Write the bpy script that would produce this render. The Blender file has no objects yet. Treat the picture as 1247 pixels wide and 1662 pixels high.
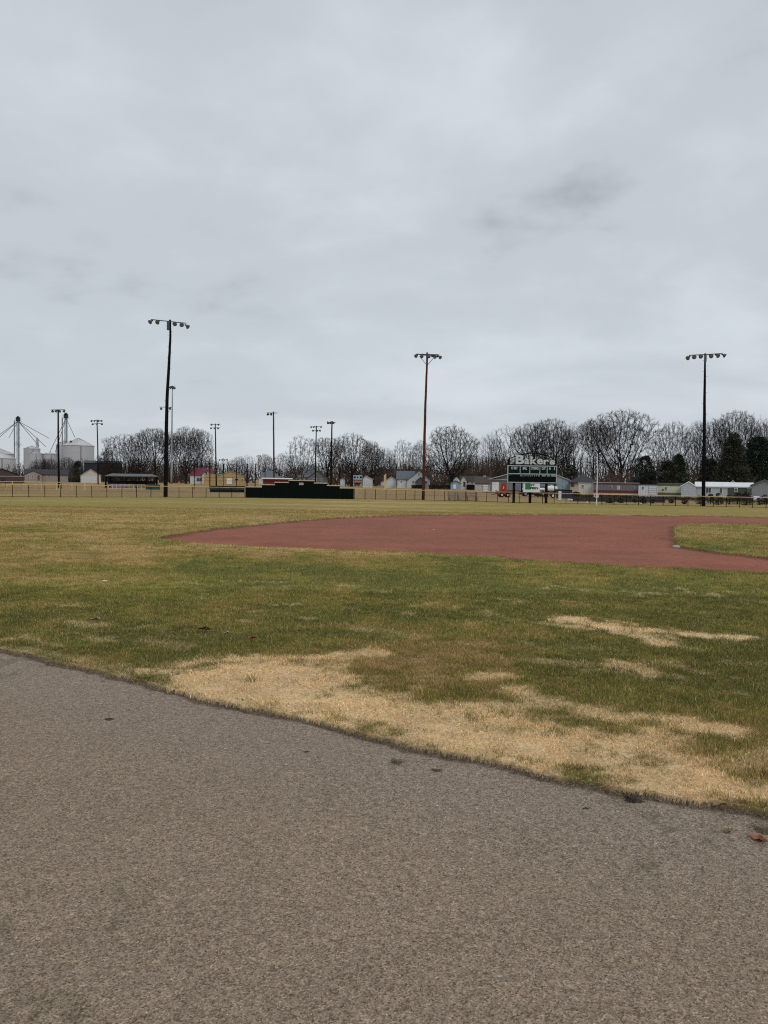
import bpy, math, random
import numpy as np
from mathutils import Matrix, Vector

# ------------------------------------------------------------------ camera
sc = bpy.context.scene
COL = sc.collection
F = 1280.0                      # focal length in photo pixels (photo 1247 x 1662)
PITCH = math.radians(2.30)
ROLL = math.radians(0.83)
CAMH = 1.70
cam_d = bpy.data.cameras.new('camera')
cam_d.sensor_fit = 'VERTICAL'
cam_d.sensor_height = 36.0
cam_d.lens = F / 1662.0 * 36.0
cam_d.clip_start = 0.05
cam_d.clip_end = 8000
cam = bpy.data.objects.new('camera', cam_d)
COL.objects.link(cam)
CM = Matrix.Rotation(math.pi / 2 - PITCH, 4, 'X') @ Matrix.Rotation(ROLL, 4, 'Z')
cam.matrix_world = Matrix.Translation((0, 0, CAMH)) @ CM
sc.camera = cam

# ------------------------------------------------------------------ world: overcast sky
SUN_EL, SUN_AZ = math.radians(48), math.radians(150)
w = bpy.data.worlds.new('World'); sc.world = w; w.use_nodes = True
nt = w.node_tree; nt.nodes.clear()
def N(t, **k):
    n = nt.nodes.new(t)
    for a, b in k.items(): setattr(n, a, b)
    return n
L = nt.links.new
out = N('ShaderNodeOutputWorld')
sky = N('ShaderNodeTexSky', sky_type='NISHITA', sun_disc=False, sun_elevation=SUN_EL, sun_rotation=SUN_AZ)
bg1 = N('ShaderNodeBackground'); bg1.inputs['Strength'].default_value = 0.08
L(sky.outputs[0], bg1.inputs['Color'])
tc = N('ShaderNodeTexCoord')
sep = N('ShaderNodeSeparateXYZ'); L(tc.outputs['Generated'], sep.inputs[0])
def M_(op, a, b=None, clamp=False):
    n = N('ShaderNodeMath', operation=op, use_clamp=clamp)
    for i, v in enumerate((a, b)):
        if v is None: continue
        if isinstance(v, (int, float)): n.inputs[i].default_value = v
        else: L(v, n.inputs[i])
    return n.outputs[0]
zz = M_('MAXIMUM', sep.outputs['Z'], 0.0)
den = M_('ADD', zz, 0.22)
px_ = M_('DIVIDE', sep.outputs['X'], den)
py_ = M_('DIVIDE', sep.outputs['Y'], den)
comb = N('ShaderNodeCombineXYZ'); L(px_, comb.inputs[0]); L(py_, comb.inputs[1])
def cloud_noise(scale, loc, detail, rough, dist, sx=1.0, sy=1.0, rot=0.0):
    mp = N('ShaderNodeMapping'); mp.inputs['Location'].default_value = loc
    mp.inputs['Scale'].default_value = (sx, sy, 1); mp.inputs['Rotation'].default_value = (0, 0, rot)
    L(comb.outputs[0], mp.inputs[0])
    n = N('ShaderNodeTexNoise'); n.inputs['Scale'].default_value = scale
    n.inputs['Detail'].default_value = detail; n.inputs['Roughness'].default_value = rough
    n.inputs['Distortion'].default_value = dist
    L(mp.outputs[0], n.inputs['Vector'])
    return n.outputs[0]
n1 = cloud_noise(1.25, (3.3, 7.1, 0), 5, 0.52, 0.35, 0.8, 1.15, 0.25)
n2 = cloud_noise(0.45, (1.2, 4.6, 2), 3, 0.5, 0.2, 1.0, 1.0, 0.4)
n3 = cloud_noise(2.2, (5.0, 2.0, 4), 4, 0.5, 0.5, 0.8, 1.0, 0.2)
n4 = N('ShaderNodeTexNoise'); n4.inputs['Scale'].default_value = 5.5; n4.inputs['Detail'].default_value = 5; n4.inputs['Roughness'].default_value = 0.55
mp4 = N('ShaderNodeMapping'); mp4.inputs['Scale'].default_value = (1, 1, 1.7); mp4.inputs['Location'].default_value = (2.3, 0.4, 1.1)
L(tc.outputs['Generated'], mp4.inputs[0]); L(mp4.outputs[0], n4.inputs['Vector'])
s1 = M_('MULTIPLY', n1, 0.30)
s2 = M_('MULTIPLY', n2, 0.34)
s3 = M_('MULTIPLY', n3, 0.08)
sm = M_('ADD', M_('ADD', M_('ADD', s1, s2), s3), M_('MULTIPLY', n4.outputs[0], 0.28))
# a few darker and lighter cloud banks, placed by direction
_R = CM.to_3x3()
def proj(u, v):
    d = (_R @ Vector(((u-623.5)/F, -(v-831.0)/F, -1.0))).normalized(); z = max(d.z, 0)+0.22
    return d.x/z, d.y/z
def bank(u, v, ru, rv, amp):
    global sm
    cx, cy = proj(u, v); rx = abs(proj(u+ru, v)[0]-cx); ry = abs(proj(u, v+rv)[1]-cy)
    dx = M_('DIVIDE', M_('SUBTRACT', px_, cx), rx); dy = M_('DIVIDE', M_('SUBTRACT', py_, cy), ry)
    r2 = M_('ADD', M_('MULTIPLY', dx, dx), M_('MULTIPLY', dy, dy))
    w_ = M_('ADD', r2, M_('MULTIPLY', M_('SUBTRACT', n4.outputs[0], 0.5), 5.0))
    g = M_('EXPONENT', M_('MULTIPLY', M_('MAXIMUM', w_, 0.0), -1.0))
    sm = M_('ADD', sm, M_('MULTIPLY', g, amp))
for b_ in ((1010, 285, 120, 75, -.024), (900, 440, 220, 48, -.036), (385, 525, 130, 32, -.042), (110, 455, 130, 38, -.026), (1200, 150, 100, 65, -.02),
           (1130, 420, 160, 60, -.025), (330, 330, 190, 60, -.03), (620, 470, 200, 60, .03), (620, 640, 420, 50, .04), (110, 130, 190, 110, .03), (1190, 640, 160, 40, .035), (640, 130, 300, 90, .02)):
    bank(*b_)
ramp = N('ShaderNodeValToRGB'); L(sm, ramp.inputs[0])
cr = ramp.color_ramp; cr.interpolation = 'EASE'
cr.elements[0].position = 0.34; cr.elements[0].color = (0.375, 0.408, 0.448, 1)
cr.elements[1].position = 0.60; cr.elements[1].color = (0.695, 0.748, 0.795, 1)
e = cr.elements.new(0.46); e.color = (0.575, 0.622, 0.672, 1)
bg2 = N('ShaderNodeBackground'); bg2.inputs['Strength'].default_value = 1.0
# brighter overhead and behind the camera than towards the field, like a real overcast sky
L(ramp.outputs[0], bg2.inputs['Color'])
mixs = N('ShaderNodeMixShader'); mixs.inputs[0].default_value = 0.93
L(bg1.outputs[0], mixs.inputs[1]); L(bg2.outputs[0], mixs.inputs[2]); L(mixs.outputs[0], out.inputs[0])

sun_d = bpy.data.lights.new('sun', 'SUN'); sun_d.energy = 0.9; sun_d.angle = math.radians(25)
sun_d.color = (1.0, 0.97, 0.92)
sun = bpy.data.objects.new('sun', sun_d); COL.objects.link(sun)
sun.rotation_euler = (math.pi / 2 - SUN_EL, 0, math.radians(-150) + math.pi)
sc.view_settings.view_transform = 'Standard'; sc.view_settings.look = 'None'
sc.view_settings.exposure = 0.0; sc.view_settings.gamma = 1.0
sc.cycles.use_denoising = False; sc.cycles.pixel_filter_type = 'BLACKMAN_HARRIS'; sc.cycles.filter_width = 1.15
sc.cycles.max_bounces = 5; sc.cycles.diffuse_bounces = 3

# ------------------------------------------------------------------ helpers: photo pixel -> place
R3 = CM.to_3x3()
FARZ = -0.45
def ray(u, v):
    return R3 @ Vector(((u - 623.5) / F, -(v - 831.0) / F, -1.0))
def hv(u):                                       # horizon row at column u
    return 779.5 + (u - 623.5) * math.tan(ROLL)
def ground_z(y):
    if y < 42: return 0.0
    t = min(1.0, (y - 42) / 32.0); t = t * t * (3 - 2 * t)
    return FARZ * t
def gp(u, v):                                    # ground point seen at (u, v)
    d = ray(u, v); z = 0.0
    for _ in range(30):
        k = (z - CAMH) / d.z
        z = ground_z(d.y * k)
    return (d.x * k, d.y * k, z)
def pt(u, v, Y):                                 # point at depth Y seen at (u, v)
    d = ray(u, v); k = Y / d.y
    return (d.x * k, Y, CAMH + d.z * k)
def gx(u, Y):                                    # x of the ground point in column u at depth Y
    z = ground_z(Y); v = hv(u) + (CAMH - z) * F / Y
    return pt(u, v, Y)[0]
def hz(u, v, Y):                                 # height above far ground of (u, v) at depth Y
    return pt(u, v, Y)[2] - ground_z(Y)
def Yat(u, v):
    return gp(u, v)[1]

# ------------------------------------------------------------------ helpers: materials
MATS = {}
def mat(name, col, rough=0.7, var=0.12, scale=4.0, metal=0.0, bump=0.0, spec=0.3, col2=None):
    if name in MATS: return MATS[name]
    m = bpy.data.materials.new(name); m.use_nodes = True
    t = m.node_tree; b = t.nodes['Principled BSDF']
    b.inputs['Roughness'].default_value = rough; b.inputs['Metallic'].default_value = metal
    b.inputs['Specular IOR Level'].default_value = spec
    tcn = t.nodes.new('ShaderNodeTexCoord')
    n = t.nodes.new('ShaderNodeTexNoise'); n.inputs['Scale'].default_value = scale
    n.inputs['Detail'].default_value = 5; n.inputs['Roughness'].default_value = 0.65
    t.links.new(tcn.outputs['Object'], n.inputs['Vector'])
    r = t.nodes.new('ShaderNodeValToRGB')
    c2 = col2 or tuple(c * (1 - 2.2 * var) for c in col)
    r.color_ramp.elements[0].position = 0.3; r.color_ramp.elements[0].color = (*[max(0, c) for c in c2], 1)
    r.color_ramp.elements[1].position = 0.68; r.color_ramp.elements[1].color = (*[min(1, c * (1 + var)) for c in col], 1)
    t.links.new(n.outputs[0], r.inputs[0]); t.links.new(r.outputs[0], b.inputs['Base Color'])
    if bump:
        bp = t.nodes.new('ShaderNodeBump'); bp.inputs['Strength'].default_value = bump
        bp.inputs['Distance'].default_value = 0.02
        t.links.new(n.outputs[0], bp.inputs['Height']); t.links.new(bp.outputs[0], b.inputs['Normal'])
    MATS[name] = m
    return m
def siding(name, col, pitch=0.2, vertical=False, rough=0.6, dark=0.72, col2=None):
    """painted boards or ribbed sheet: lines every `pitch` metres along object Z (or X)"""
    if name in MATS: return MATS[name]
    m = mat(name, col, rough=rough, var=0.06, scale=1.5, col2=col2)
    t = m.node_tree; b = t.nodes['Principled BSDF']
    src = b.inputs['Base Color'].links[0].from_socket
    tcn = t.nodes.new('ShaderNodeTexCoord'); s = t.nodes.new('ShaderNodeSeparateXYZ')
    t.links.new(tcn.outputs['Object'], s.inputs[0])
    ax = s.outputs['Z']
    if vertical:
        a = t.nodes.new('ShaderNodeMath'); a.operation = 'ADD'
        t.links.new(s.outputs['X'], a.inputs[0]); t.links.new(s.outputs['Y'], a.inputs[1]); ax = a.outputs[0]
    d = t.nodes.new('ShaderNodeMath'); d.operation = 'DIVIDE'; d.inputs[1].default_value = pitch
    t.links.new(ax, d.inputs[0])
    fr = t.nodes.new('ShaderNodeMath'); fr.operation = 'FRACT'; t.links.new(d.outputs[0], fr.inputs[0])
    lt = t.nodes.new('ShaderNodeMath'); lt.operation = 'LESS_THAN'; lt.inputs[1].default_value = 0.16
    t.links.new(fr.outputs[0], lt.inputs[0])
    mx = t.nodes.new('ShaderNodeMix'); mx.data_type = 'RGBA'; mx.blend_type = 'MULTIPLY'
    t.links.new(lt.outputs[0], mx.inputs[0]); t.links.new(src, mx.inputs[6])
    mx.inputs[7].default_value = (dark, dark, dark, 1)
    t.links.new(mx.outputs[2], b.inputs['Base Color'])
    bp = t.nodes.new('ShaderNodeBump'); bp.inputs['Strength'].default_value = 0.5; bp.inputs['Distance'].default_value = 0.02
    t.links.new(fr.outputs[0], bp.inputs['Height']); t.links.new(bp.outputs[0], b.inputs['Normal'])
    return m

# ------------------------------------------------------------------ helpers: mesh builder and tags
def norm(a):
    l = math.sqrt(a[0]**2 + a[1]**2 + a[2]**2) or 1e-9
    return (a[0]/l, a[1]/l, a[2]/l)
def cross(a, b): return (a[1]*b[2]-a[2]*b[1], a[2]*b[0]-a[0]*b[2], a[0]*b[1]-a[1]*b[0])
class MB:
    def __init__(s): s.v = []; s.f = []; s.smooth = False
    def add(s, vs, fs):
        o = len(s.v); s.v += vs; s.f += [tuple(i + o for i in f) for f in fs]; return s
    def box(s, x0, y0, z0, x1, y1, z1):
        return s.add([(x0,y0,z0),(x1,y0,z0),(x1,y1,z0),(x0,y1,z0),(x0,y0,z1),(x1,y0,z1),(x1,y1,z1),(x0,y1,z1)],
                     [(0,3,2,1),(4,5,6,7),(0,1,5,4),(1,2,6,5),(2,3,7,6),(3,0,4,7)])
    def prism(s, poly, axis, a, b):
        """poly: 2-D outline (counter-clockwise) extruded along axis 'x'|'y'|'z' from a to b"""
        def P(p, t):
            return {'x': (t, p[0], p[1]), 'y': (p[0], t, p[1]), 'z': (p[0], p[1], t)}[axis]
        n = len(poly)
        return s.add([P(p, a) for p in poly] + [P(p, b) for p in poly],
                     [tuple(range(n)), tuple(range(2*n-1, n-1, -1))] + [(i, i+n, (i+1) % n + n, (i+1) % n) for i in range(n)])
    def path(s, pts, rs, n=6, cap=True):
        """tube along points with a radius per point"""
        vs = []; fs = []
        u = None
        for i, p in enumerate(pts):
            q = pts[min(i+1, len(pts)-1)]; o = pts[max(i-1, 0)]
            d = norm((q[0]-o[0], q[1]-o[1], q[2]-o[2]))
            if u is None:
                u = norm(cross(d, (0, 0, 1) if abs(d[2]) < 0.9 else (1, 0, 0)))
            else:
                k = u[0]*d[0]+u[1]*d[1]+u[2]*d[2]; u = norm((u[0]-k*d[0], u[1]-k*d[1], u[2]-k*d[2]))
            w_ = cross(d, u); r = rs[i]
            for j in range(n):
                c, sn = math.cos(2*math.pi*j/n)*r, math.sin(2*math.pi*j/n)*r
                vs.append((p[0]+u[0]*c+w_[0]*sn, p[1]+u[1]*c+w_[1]*sn, p[2]+u[2]*c+w_[2]*sn))
        m = len(pts)
        for i in range(m-1):
            for j in range(n):
                a = i*n+j; b = i*n+(j+1) % n
                fs.append((a, b, b+n, a+n))
        if cap and n > 2:
            fs.append(tuple(range(n-1, -1, -1))); fs.append(tuple(range((m-1)*n, m*n)))
        return s.add(vs, fs)
    def tube(s, a, b, r0, r1=None, n=8): return s.path([a, b], [r0, r0 if r1 is None else r1], n)
    def lathe(s, prof, o, d, n=16, cap0=True, cap1=True):
        """prof: (distance along d, radius)"""
        pts = [(o[0]+d[0]*t, o[1]+d[1]*t, o[2]+d[2]*t) for t, r in prof]
        u = norm(cross(d, (0, 0, 1) if abs(d[2]) < 0.9 else (1, 0, 0))); w_ = cross(d, u)
        vs = []; fs = []
        for p, (t, r) in zip(pts, prof):
            for j in range(n):
                c, sn = math.cos(2*math.pi*j/n)*r, math.sin(2*math.pi*j/n)*r
                vs.append((p[0]+u[0]*c+w_[0]*sn, p[1]+u[1]*c+w_[1]*sn, p[2]+u[2]*c+w_[2]*sn))
        for i in range(len(prof)-1):
            for j in range(n):
                a = i*n+j; b = i*n+(j+1) % n
                fs.append((a, b, b+n, a+n))
        if cap0: fs.append(tuple(range(n-1, -1, -1)))
        if cap1: fs.append(tuple(range((len(prof)-1)*n, len(prof)*n)))
        return s.add(vs, fs)
    def build(s, name, m, parent=None, smooth=False, loc=None):
        me = bpy.data.meshes.new(name); me.from_pydata(s.v, [], s.f); me.update()
        if smooth: me.polygons.foreach_set('use_smooth', [True]*len(me.polygons))
        me.materials.append(m)
        o = bpy.data.objects.new(name, me); COL.objects.link(o)
        if loc: o.location = loc
        if parent: o.parent = parent
        return o
def tag(o, label=None, cat=None, group=None, kind=None):
    if label: o['label'] = label
    if cat: o['category'] = cat
    if group: o['group'] = group
    if kind: o['kind'] = kind
    return o
def empty(name, loc, label, cat, group=None, rz=0.0):
    o = bpy.data.objects.new(name, None); COL.objects.link(o)
    o.empty_display_size = 0.3
    o.location = loc; o.rotation_euler = (0, 0, rz)
    return tag(o, label, cat, group)
def copy_tree(o, parent=None):
    c = o.copy(); COL.objects.link(c)
    if parent: c.parent = parent
    for ch in list(o.children): copy_tree(ch, c)
    return c
def npmesh(name, co, quads=None, tris=None, colors=None, mtl=None, smooth=False):
    me = bpy.data.meshes.new(name)
    me.vertices.add(len(co)); me.vertices.foreach_set('co', np.asarray(co, np.float32).ravel())
    parts = []; tot = []
    if quads is not None and len(quads): parts.append(np.asarray(quads, np.int32).ravel()); tot.append(np.full(len(quads), 4, np.int32))
    if tris is not None and len(tris): parts.append(np.asarray(tris, np.int32).ravel()); tot.append(np.full(len(tris), 3, np.int32))
    li = np.concatenate(parts); lt = np.concatenate(tot)
    me.loops.add(len(li)); me.loops.foreach_set('vertex_index', li)
    me.polygons.add(len(lt)); ls = np.concatenate([[0], np.cumsum(lt)[:-1]]).astype(np.int32)
    me.polygons.foreach_set('loop_start', ls)
    try: me.polygons.foreach_set('loop_total', lt)
    except Exception: pass
    if smooth: me.polygons.foreach_set('use_smooth', np.ones(len(lt), bool))
    me.update(calc_edges=True)
    if colors is not None:
        a = me.color_attributes.new('Col', 'FLOAT_COLOR', 'POINT')
        c = np.ones((len(co), 4), np.float32); c[:, :3] = colors
        a.data.foreach_set('color', c.ravel())
    if mtl: me.materials.append(mtl)
    o = bpy.data.objects.new(name, me); COL.objects.link(o)
    return o
_tc = {}
def text_part(name, s, m, parent, cx, y, cz, wid, hei, depth=0.02, bold=0.0, slant=0.0):
    """lettering standing in the x-z plane facing -y, fitted to wid x hei around (cx, cz)"""
    cu = bpy.data.curves.new(name, 'FONT'); cu.body = s; cu.size = 1.0; cu.extrude = 0.01; cu.offset = bold; cu.shear = slant
    cu.align_x = 'CENTER'; cu.resolution_u = 3
    o = bpy.data.objects.new(name, cu); COL.objects.link(o)
    dg = bpy.context.evaluated_depsgraph_get(); dg.update()
    me = bpy.data.meshes.new_from_object(o.evaluated_get(dg))
    bpy.data.objects.remove(o)
    xs = [v.co.x for v in me.vertices]; ys = [v.co.y for v in me.vertices]; zs = [v.co.z for v in me.vertices]
    x0, x1, y0, y1, z0, z1 = min(xs), max(xs), min(ys), max(ys), min(zs), max(zs)
    for v in me.vertices:
        a = (v.co.x-x0)/(x1-x0)-0.5; b = (v.co.y-y0)/(y1-y0)-0.5; c = (v.co.z-z0)/(z1-z0)
        v.co = (cx + a*wid, y - c*depth, cz + b*hei)
    me.materials.clear(); me.materials.append(m)
    t = bpy.data.objects.new(name, me); COL.objects.link(t)
    if parent: t.parent = parent
    return t

# ------------------------------------------------------------------ noise (numpy)
def _hash(ix, iy, seed):
    h = (ix.astype(np.int64)*374761393 + iy.astype(np.int64)*668265263 + seed*1442695041) & 0xffffffff
    h = ((h ^ (h >> 13)) * 1274126177) & 0xffffffff
    h = h ^ (h >> 16)
    return (h & 0xffffff) / float(0xffffff)
def vnoise(x, y, seed=0):
    ix = np.floor(x); iy = np.floor(y); fx = x-ix; fy = y-iy
    fx = fx*fx*(3-2*fx); fy = fy*fy*(3-2*fy)
    a = _hash(ix, iy, seed); b = _hash(ix+1, iy, seed); c = _hash(ix, iy+1, seed); d = _hash(ix+1, iy+1, seed)
    return (a*(1-fx)+b*fx)*(1-fy)+(c*(1-fx)+d*fx)*fy
def fbm(x, y, seed=0, octv=4):
    s = 0; a = 0.5; t = 0
    for i in range(octv):
        s = s+a*vnoise(x, y, seed+i*17); t += a; a *= 0.55; x = x*2.03+11.3; y = y*2.03+5.7
    return s/t
def sstep(a, b, x):
    t = np.clip((x-a)/(b-a), 0, 1); return t*t*(3-2*t)
def seg_dist(x, y, poly, closed=True):
    d = np.full(x.shape, 1e9); n = len(poly)
    for i in range(n if closed else n-1):
        ax, ay = poly[i][:2]; bx, by = poly[(i+1) % n][:2]
        ex, ey = bx-ax, by-ay; L2 = ex*ex+ey*ey+1e-12
        t = np.clip(((x-ax)*ex+(y-ay)*ey)/L2, 0, 1)
        d = np.minimum(d, (x-ax-t*ex)**2+(y-ay-t*ey)**2)
    return np.sqrt(d)
def inside(x, y, poly):
    c = np.zeros(x.shape, bool); n = len(poly)
    for i in range(n):
        ax, ay = poly[i][:2]; bx, by = poly[(i+1) % n][:2]
        if ay == by: continue
        c ^= ((ay > y) != (by > y)) & (x < (bx-ax)*(y-ay)/(by-ay)+ax)
    return c
def sdist(x, y, poly):                            # positive inside
    d = seg_dist(x, y, poly); return np.where(inside(x, y, poly), d, -d)

# ------------------------------------------------------------------ the ground: one graded surface in three pieces
EDGE_PX = [(-260,1004),(-100,1033),(0,1053),(60,1063),(110,1078),(165,1090),(260,1112),(330,1131),(385,1141),(480,1162),(560,1180),
           (640,1200),(700,1215),(800,1233),(900,1258),(1000,1278),(1100,1294),(1180,1304),(1247,1316),(1500,1362)]
EDGE = np.array([gp(u, v)[:2] for u, v in EDGE_PX])
ex0 = EDGE[0] + (EDGE[0]-EDGE[1])/np.linalg.norm(EDGE[0]-EDGE[1])*60
ex1 = EDGE[-1] + (EDGE[-1]-EDGE[-2])/np.linalg.norm(EDGE[-1]-EDGE[-2])*60
EDGE = np.vstack([ex0, EDGE, ex1])
DIRT_PX = [(262,873),(300,878.5),(350,882.5),(420,886.5),(480,888.5),(560,891),(650,894.5),(730,899.5),(820,902.5),(825,906.5),(920,911.5),(1010,917),(1100,922),
           (1247,929.5),(1400,939),(1900,965),(2300,955),(2300,850),(1700,845),(1400,840.5),(1247,838.6),(1100,836.8),(900,834.8),(740,834.8),(640,836),(560,839),(500,843.5),(420,850.5),
           (350,857.5),(300,864.5)]
DIRT = [gp(u, v)[:2] for u, v in DIRT_PX]
INGRASS_PX = [(1093,854),(1100,851.6),(1112,850.6),(1180,850),(1247,849.8),(1500,851),(1900,856),(1900,965),(1400,922),(1247,905),(1150,893.5),(1105,887.5),(1095,884),(1092,870)]
INGRASS = [gp(u, v)[:2] for u, v in INGRASS_PX]
def edge_y(x): return np.interp(x, EDGE[:, 0], EDGE[:, 1])
def sd_gravel(x, y):                              # positive on the lawn, negative on the gravel
    d = seg_dist(x, y, [tuple(p) for p in EDGE], closed=False)
    s = np.where(y > edge_y(x), d, -d)
    return s + (fbm(x*2.2, y*2.2, 5, 3)-0.5)*0.10 + (vnoise(x*14, y*14, 9)-0.5)*0.05
def sd_dirt(x, y):                                # positive on the dirt
    a = sdist(x, y, DIRT); b = sdist(x, y, INGRASS)
    return np.minimum(a, -b) + (vnoise(x*1.3, y*1.3, 3)-0.5)*0.22 + (vnoise(x*5, y*5, 4)-0.5)*0.12 + (vnoise(x*12, y*9, 14)-0.5)*0.07
# dead patches: lines with a width, in photo pixels on the ground
DEAD_PX = [([(315,1098),(370,1088),(440,1090),(500,1108)], 0.33, 1.0), ([(330,1112),(480,1142),(600,1160)], 0.42, 1.0),
           ([(300,1078),(340,1072),(420,1070),(500,1068),(600,1060)], 0.12, .9),
           ([(540,1140),(640,1165),(760,1185),(860,1205)], 0.40, 1.0), ([(700,1150),(800,1150),(900,1140)], 0.10, .75),
           ([(760,1200),(900,1235),(1000,1250),(1100,1262)], 0.26, 1.0), ([(820,1175),(940,1190),(1050,1205)], 0.22, .9),
           ([(1080,1262),(1180,1278),(1300,1292)], 0.16, .95), ([(1000,1165),(1060,1163),(1110,1170)], 0.10, .85),
           ([(1120,1180),(1180,1186)], 0.10, .95), ([(1040,1215),(1130,1235)], 0.10, .75), ([(1180,1240),(1247,1230)], 0.14, .5),
           ([(780,1100),(810,1098)], 0.09, .8), ([(840,1120),(880,1142)], 0.09, .75), ([(950,1150),(990,1158)],0.10,.7),
           ([(945,1009),(990,1020),(1050,1026)], 0.24, 1.0), ([(1040,1024),(1120,1030),(1205,1034)], 0.10, 1.0),
           ([(1040,1032),(1075,1046)], 0.13, .9), ([(890,1014),(945,1020)], 0.10, .65), ([(1080,1048),(1130,1054)], 0.08, .6),
           ([(1000,1078),(1055,1098)], 0.12, .8), ([(930,1050),(990,1058)], 0.08, .25), ([(1185,1075),(1240,1078)], 0.08, .3),
           ([(0,1050),(60,1056),(130,1072)], 0.08, .45), ([(150,1077),(270,1100)], 0.08, .35), ([(40,1034),(90,1050)], 0.08, .5), ([(0,1040),(30,1036)],0.1,.4),
           ([(120,1010),(160,1014)], 0.10, .45), ([(590,1020),(680,1035)], 0.10, .35), ([(230,1040),(300,1050)], 0.1, .35)]
DEAD = [([gp(u, v)[:2] for u, v in pl], w_, a) for pl, w_, a in DEAD_PX]
def deadness(x, y):
    wob = (fbm(x*2.6, y*2.6, 21, 4)-0.5)*0.95
    wob2 = (fbm(x*9, y*9, 31, 3)-0.5)*0.55
    r = np.zeros(x.shape)
    near = y < 13
    xs, ys = x[near], y[near]; rr = np.zeros(xs.shape)
    for pl, w_, a in DEAD:
        d = seg_dist(xs, ys, pl, closed=False)
        k = min(1.0, w_*3.2)
        rr = np.maximum(rr, a*sstep(w_*0.80+0.05, -w_*0.55-.03, (d - w_) + (wob[near]+wob2[near])*k))
    # thin tan tufts wherever the turf is worn
    tuft = sstep(.60, .74, fbm(xs*3.1, ys*3.1, 23, 4))*sstep(.42, .6, fbm(xs*.7, ys*.7, 27, 2))*.38
    r[near] = np.maximum(rr, tuft)
    return r
def lawn_color(x, y, jit=0.0, pick=None):
    """albedo of the turf itself and its deadness"""
    big = fbm(x*0.35, y*0.28, 41, 3); mid = fbm(x*1.1, y*1.1, 51, 4); fine = fbm(x*4.5, y*4.5, 61, 3)
    dn = deadness(x, y)
    green = np.array([0.240, 0.220, 0.050]); deep = np.array([0.152, 0.155, 0.040])
    olive = np.array([0.285, 0.215, 0.064]); tan = np.array([0.44, 0.310, 0.130]); dead = np.array([0.82, 0.600, 0.345])
    far = sstep(11, 30, y)*0.45 + sstep(30, 46, y)*0.33
    far = far + 0.30*np.exp(-((y-18.5)/2.2)**2) + 0.22*sstep(-1.5, -7.0, x)*sstep(9, 13, y)
    t = np.clip(0.16 + far + (big-0.5)*0.85 + (mid-0.5)*1.35 + (fine-0.5)*0.95 + 0.04, 0, 1)
    t = np.where(y > 36, np.clip(0.66 + (fbm(x*0.05, y*0.32, 71, 4)-0.5)*0.8 + (mid-0.5)*0.45 + (fbm(x*.09, y*1.3, 73, 3)-.5)*.35, 0.3, 1), t)
    if y.max() > 12:
        t = np.where(inside(x, y, INGRASS), t-.16, t)
    if jit: t = t + pick[0]*jit; dn = np.where(pick[1] < dn, 1.0, dn*.15)
    c = np.empty(x.shape+(3,))
    a = sstep(0.0, 0.30, t)[..., None]; b = sstep(0.28, 0.60, t)[..., None]; g = sstep(0.60, 1.0, t)[..., None]
    c = deep*(1-a)+green*a; c = c*(1-b)+olive*b; c = c*(1-g)+tan*g
    lime = (sstep(.56, .68, fbm(x*.9+7, y*.9, 45, 3))*sstep(-.5, -3.0, x)*sstep(15, 9, y)*.6)[..., None]; c = c*(1-lime)+np.array([.25, .26, .05])*lime
    c = c*(1-dn[..., None])+dead*dn[..., None]
    # mowing and wear beyond the outfield fence: dry, browner grass
    beyond = sstep(84, 92, y)[..., None]
    c = c*(1-beyond)+np.array([0.30, 0.205, 0.095])*(0.8+0.4*fbm(x*0.1, y*0.1, 81, 3))[..., None]*beyond
    return c, dn, t

rows = [-60, -25, -10, -4, -1, 0.3, 1.1]
y = 1.5
while y < 96: rows.append(y); y *= 1.0016 if 3.7 < y < 8.2 else (1.0045 if 13 < y < 25 else 1.0085)
while y < 5200: rows.append(y); y *= 1.22
rows = np.array(rows)
cols = np.linspace(-1, 1, 820)
extra = np.array([*np.linspace(1.005, 1.6, 110), 1.7, 1.95, 2.4, 3.6, 6, 10, 18, 34])
cols = np.concatenate([-extra[::-1], cols, extra])
W = np.maximum(1.5, 0.54*rows+0.9)
GX = W[:, None]*cols[None, :]; GY = np.repeat(rows[:, None], len(cols), 1)
_j = np.random.default_rng(3); _dr = np.gradient(rows)[:, None]; _dc = np.gradient(cols)[None, :]*W[:, None]
_m = (np.abs(cols)[None, :] < 1)*((rows > 3.7) & (rows < 26))[:, None]
GX = GX+_j.uniform(-.38, .38, GX.shape)*_dc*_m; GY = GY+_j.uniform(-.38, .38, GX.shape)*_dr*_m
fx, fy = GX.ravel(), GY.ravel()
sg = sd_gravel(fx, fy); sdirt = np.full(fx.shape, -9.0)
m_ = (fy > 12) & (fy < 60); sdirt[m_] = sd_dirt(fx[m_], fy[m_])
t_ = np.clip((fy-42)/32, 0, 1); t_ = t_*t_*(3-2*t_)
fz = FARZ*t_
fz = fz - 0.040*sstep(0.010, -0.010, sg) - 0.055*sstep(-0.05, 0.02, sdirt)
lawnm = (sg > 0) & (sdirt < 0)
rough_ = (fbm(fx*1.7, fy*1.7, 91, 3)-0.5)*0.030
fz = fz + rough_*sstep(0.05, 0.6, sg)*sstep(0.0, -0.4, sdirt)*(fy < 60)
fz = fz + (fbm(fx*2.5, fy*2.5, 95, 3)-0.5)*0.012*(sg < 0)*(fy < 30)
lc, ldn, lt_ = lawn_color(fx, fy)
soil = np.array([0.050, 0.032, 0.021])
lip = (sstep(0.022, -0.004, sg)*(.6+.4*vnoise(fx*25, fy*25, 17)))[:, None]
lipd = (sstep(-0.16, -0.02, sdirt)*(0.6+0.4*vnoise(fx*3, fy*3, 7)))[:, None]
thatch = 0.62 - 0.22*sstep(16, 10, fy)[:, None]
lcol = lc*(1-lip*0.8)+soil*lip*0.8
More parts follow.
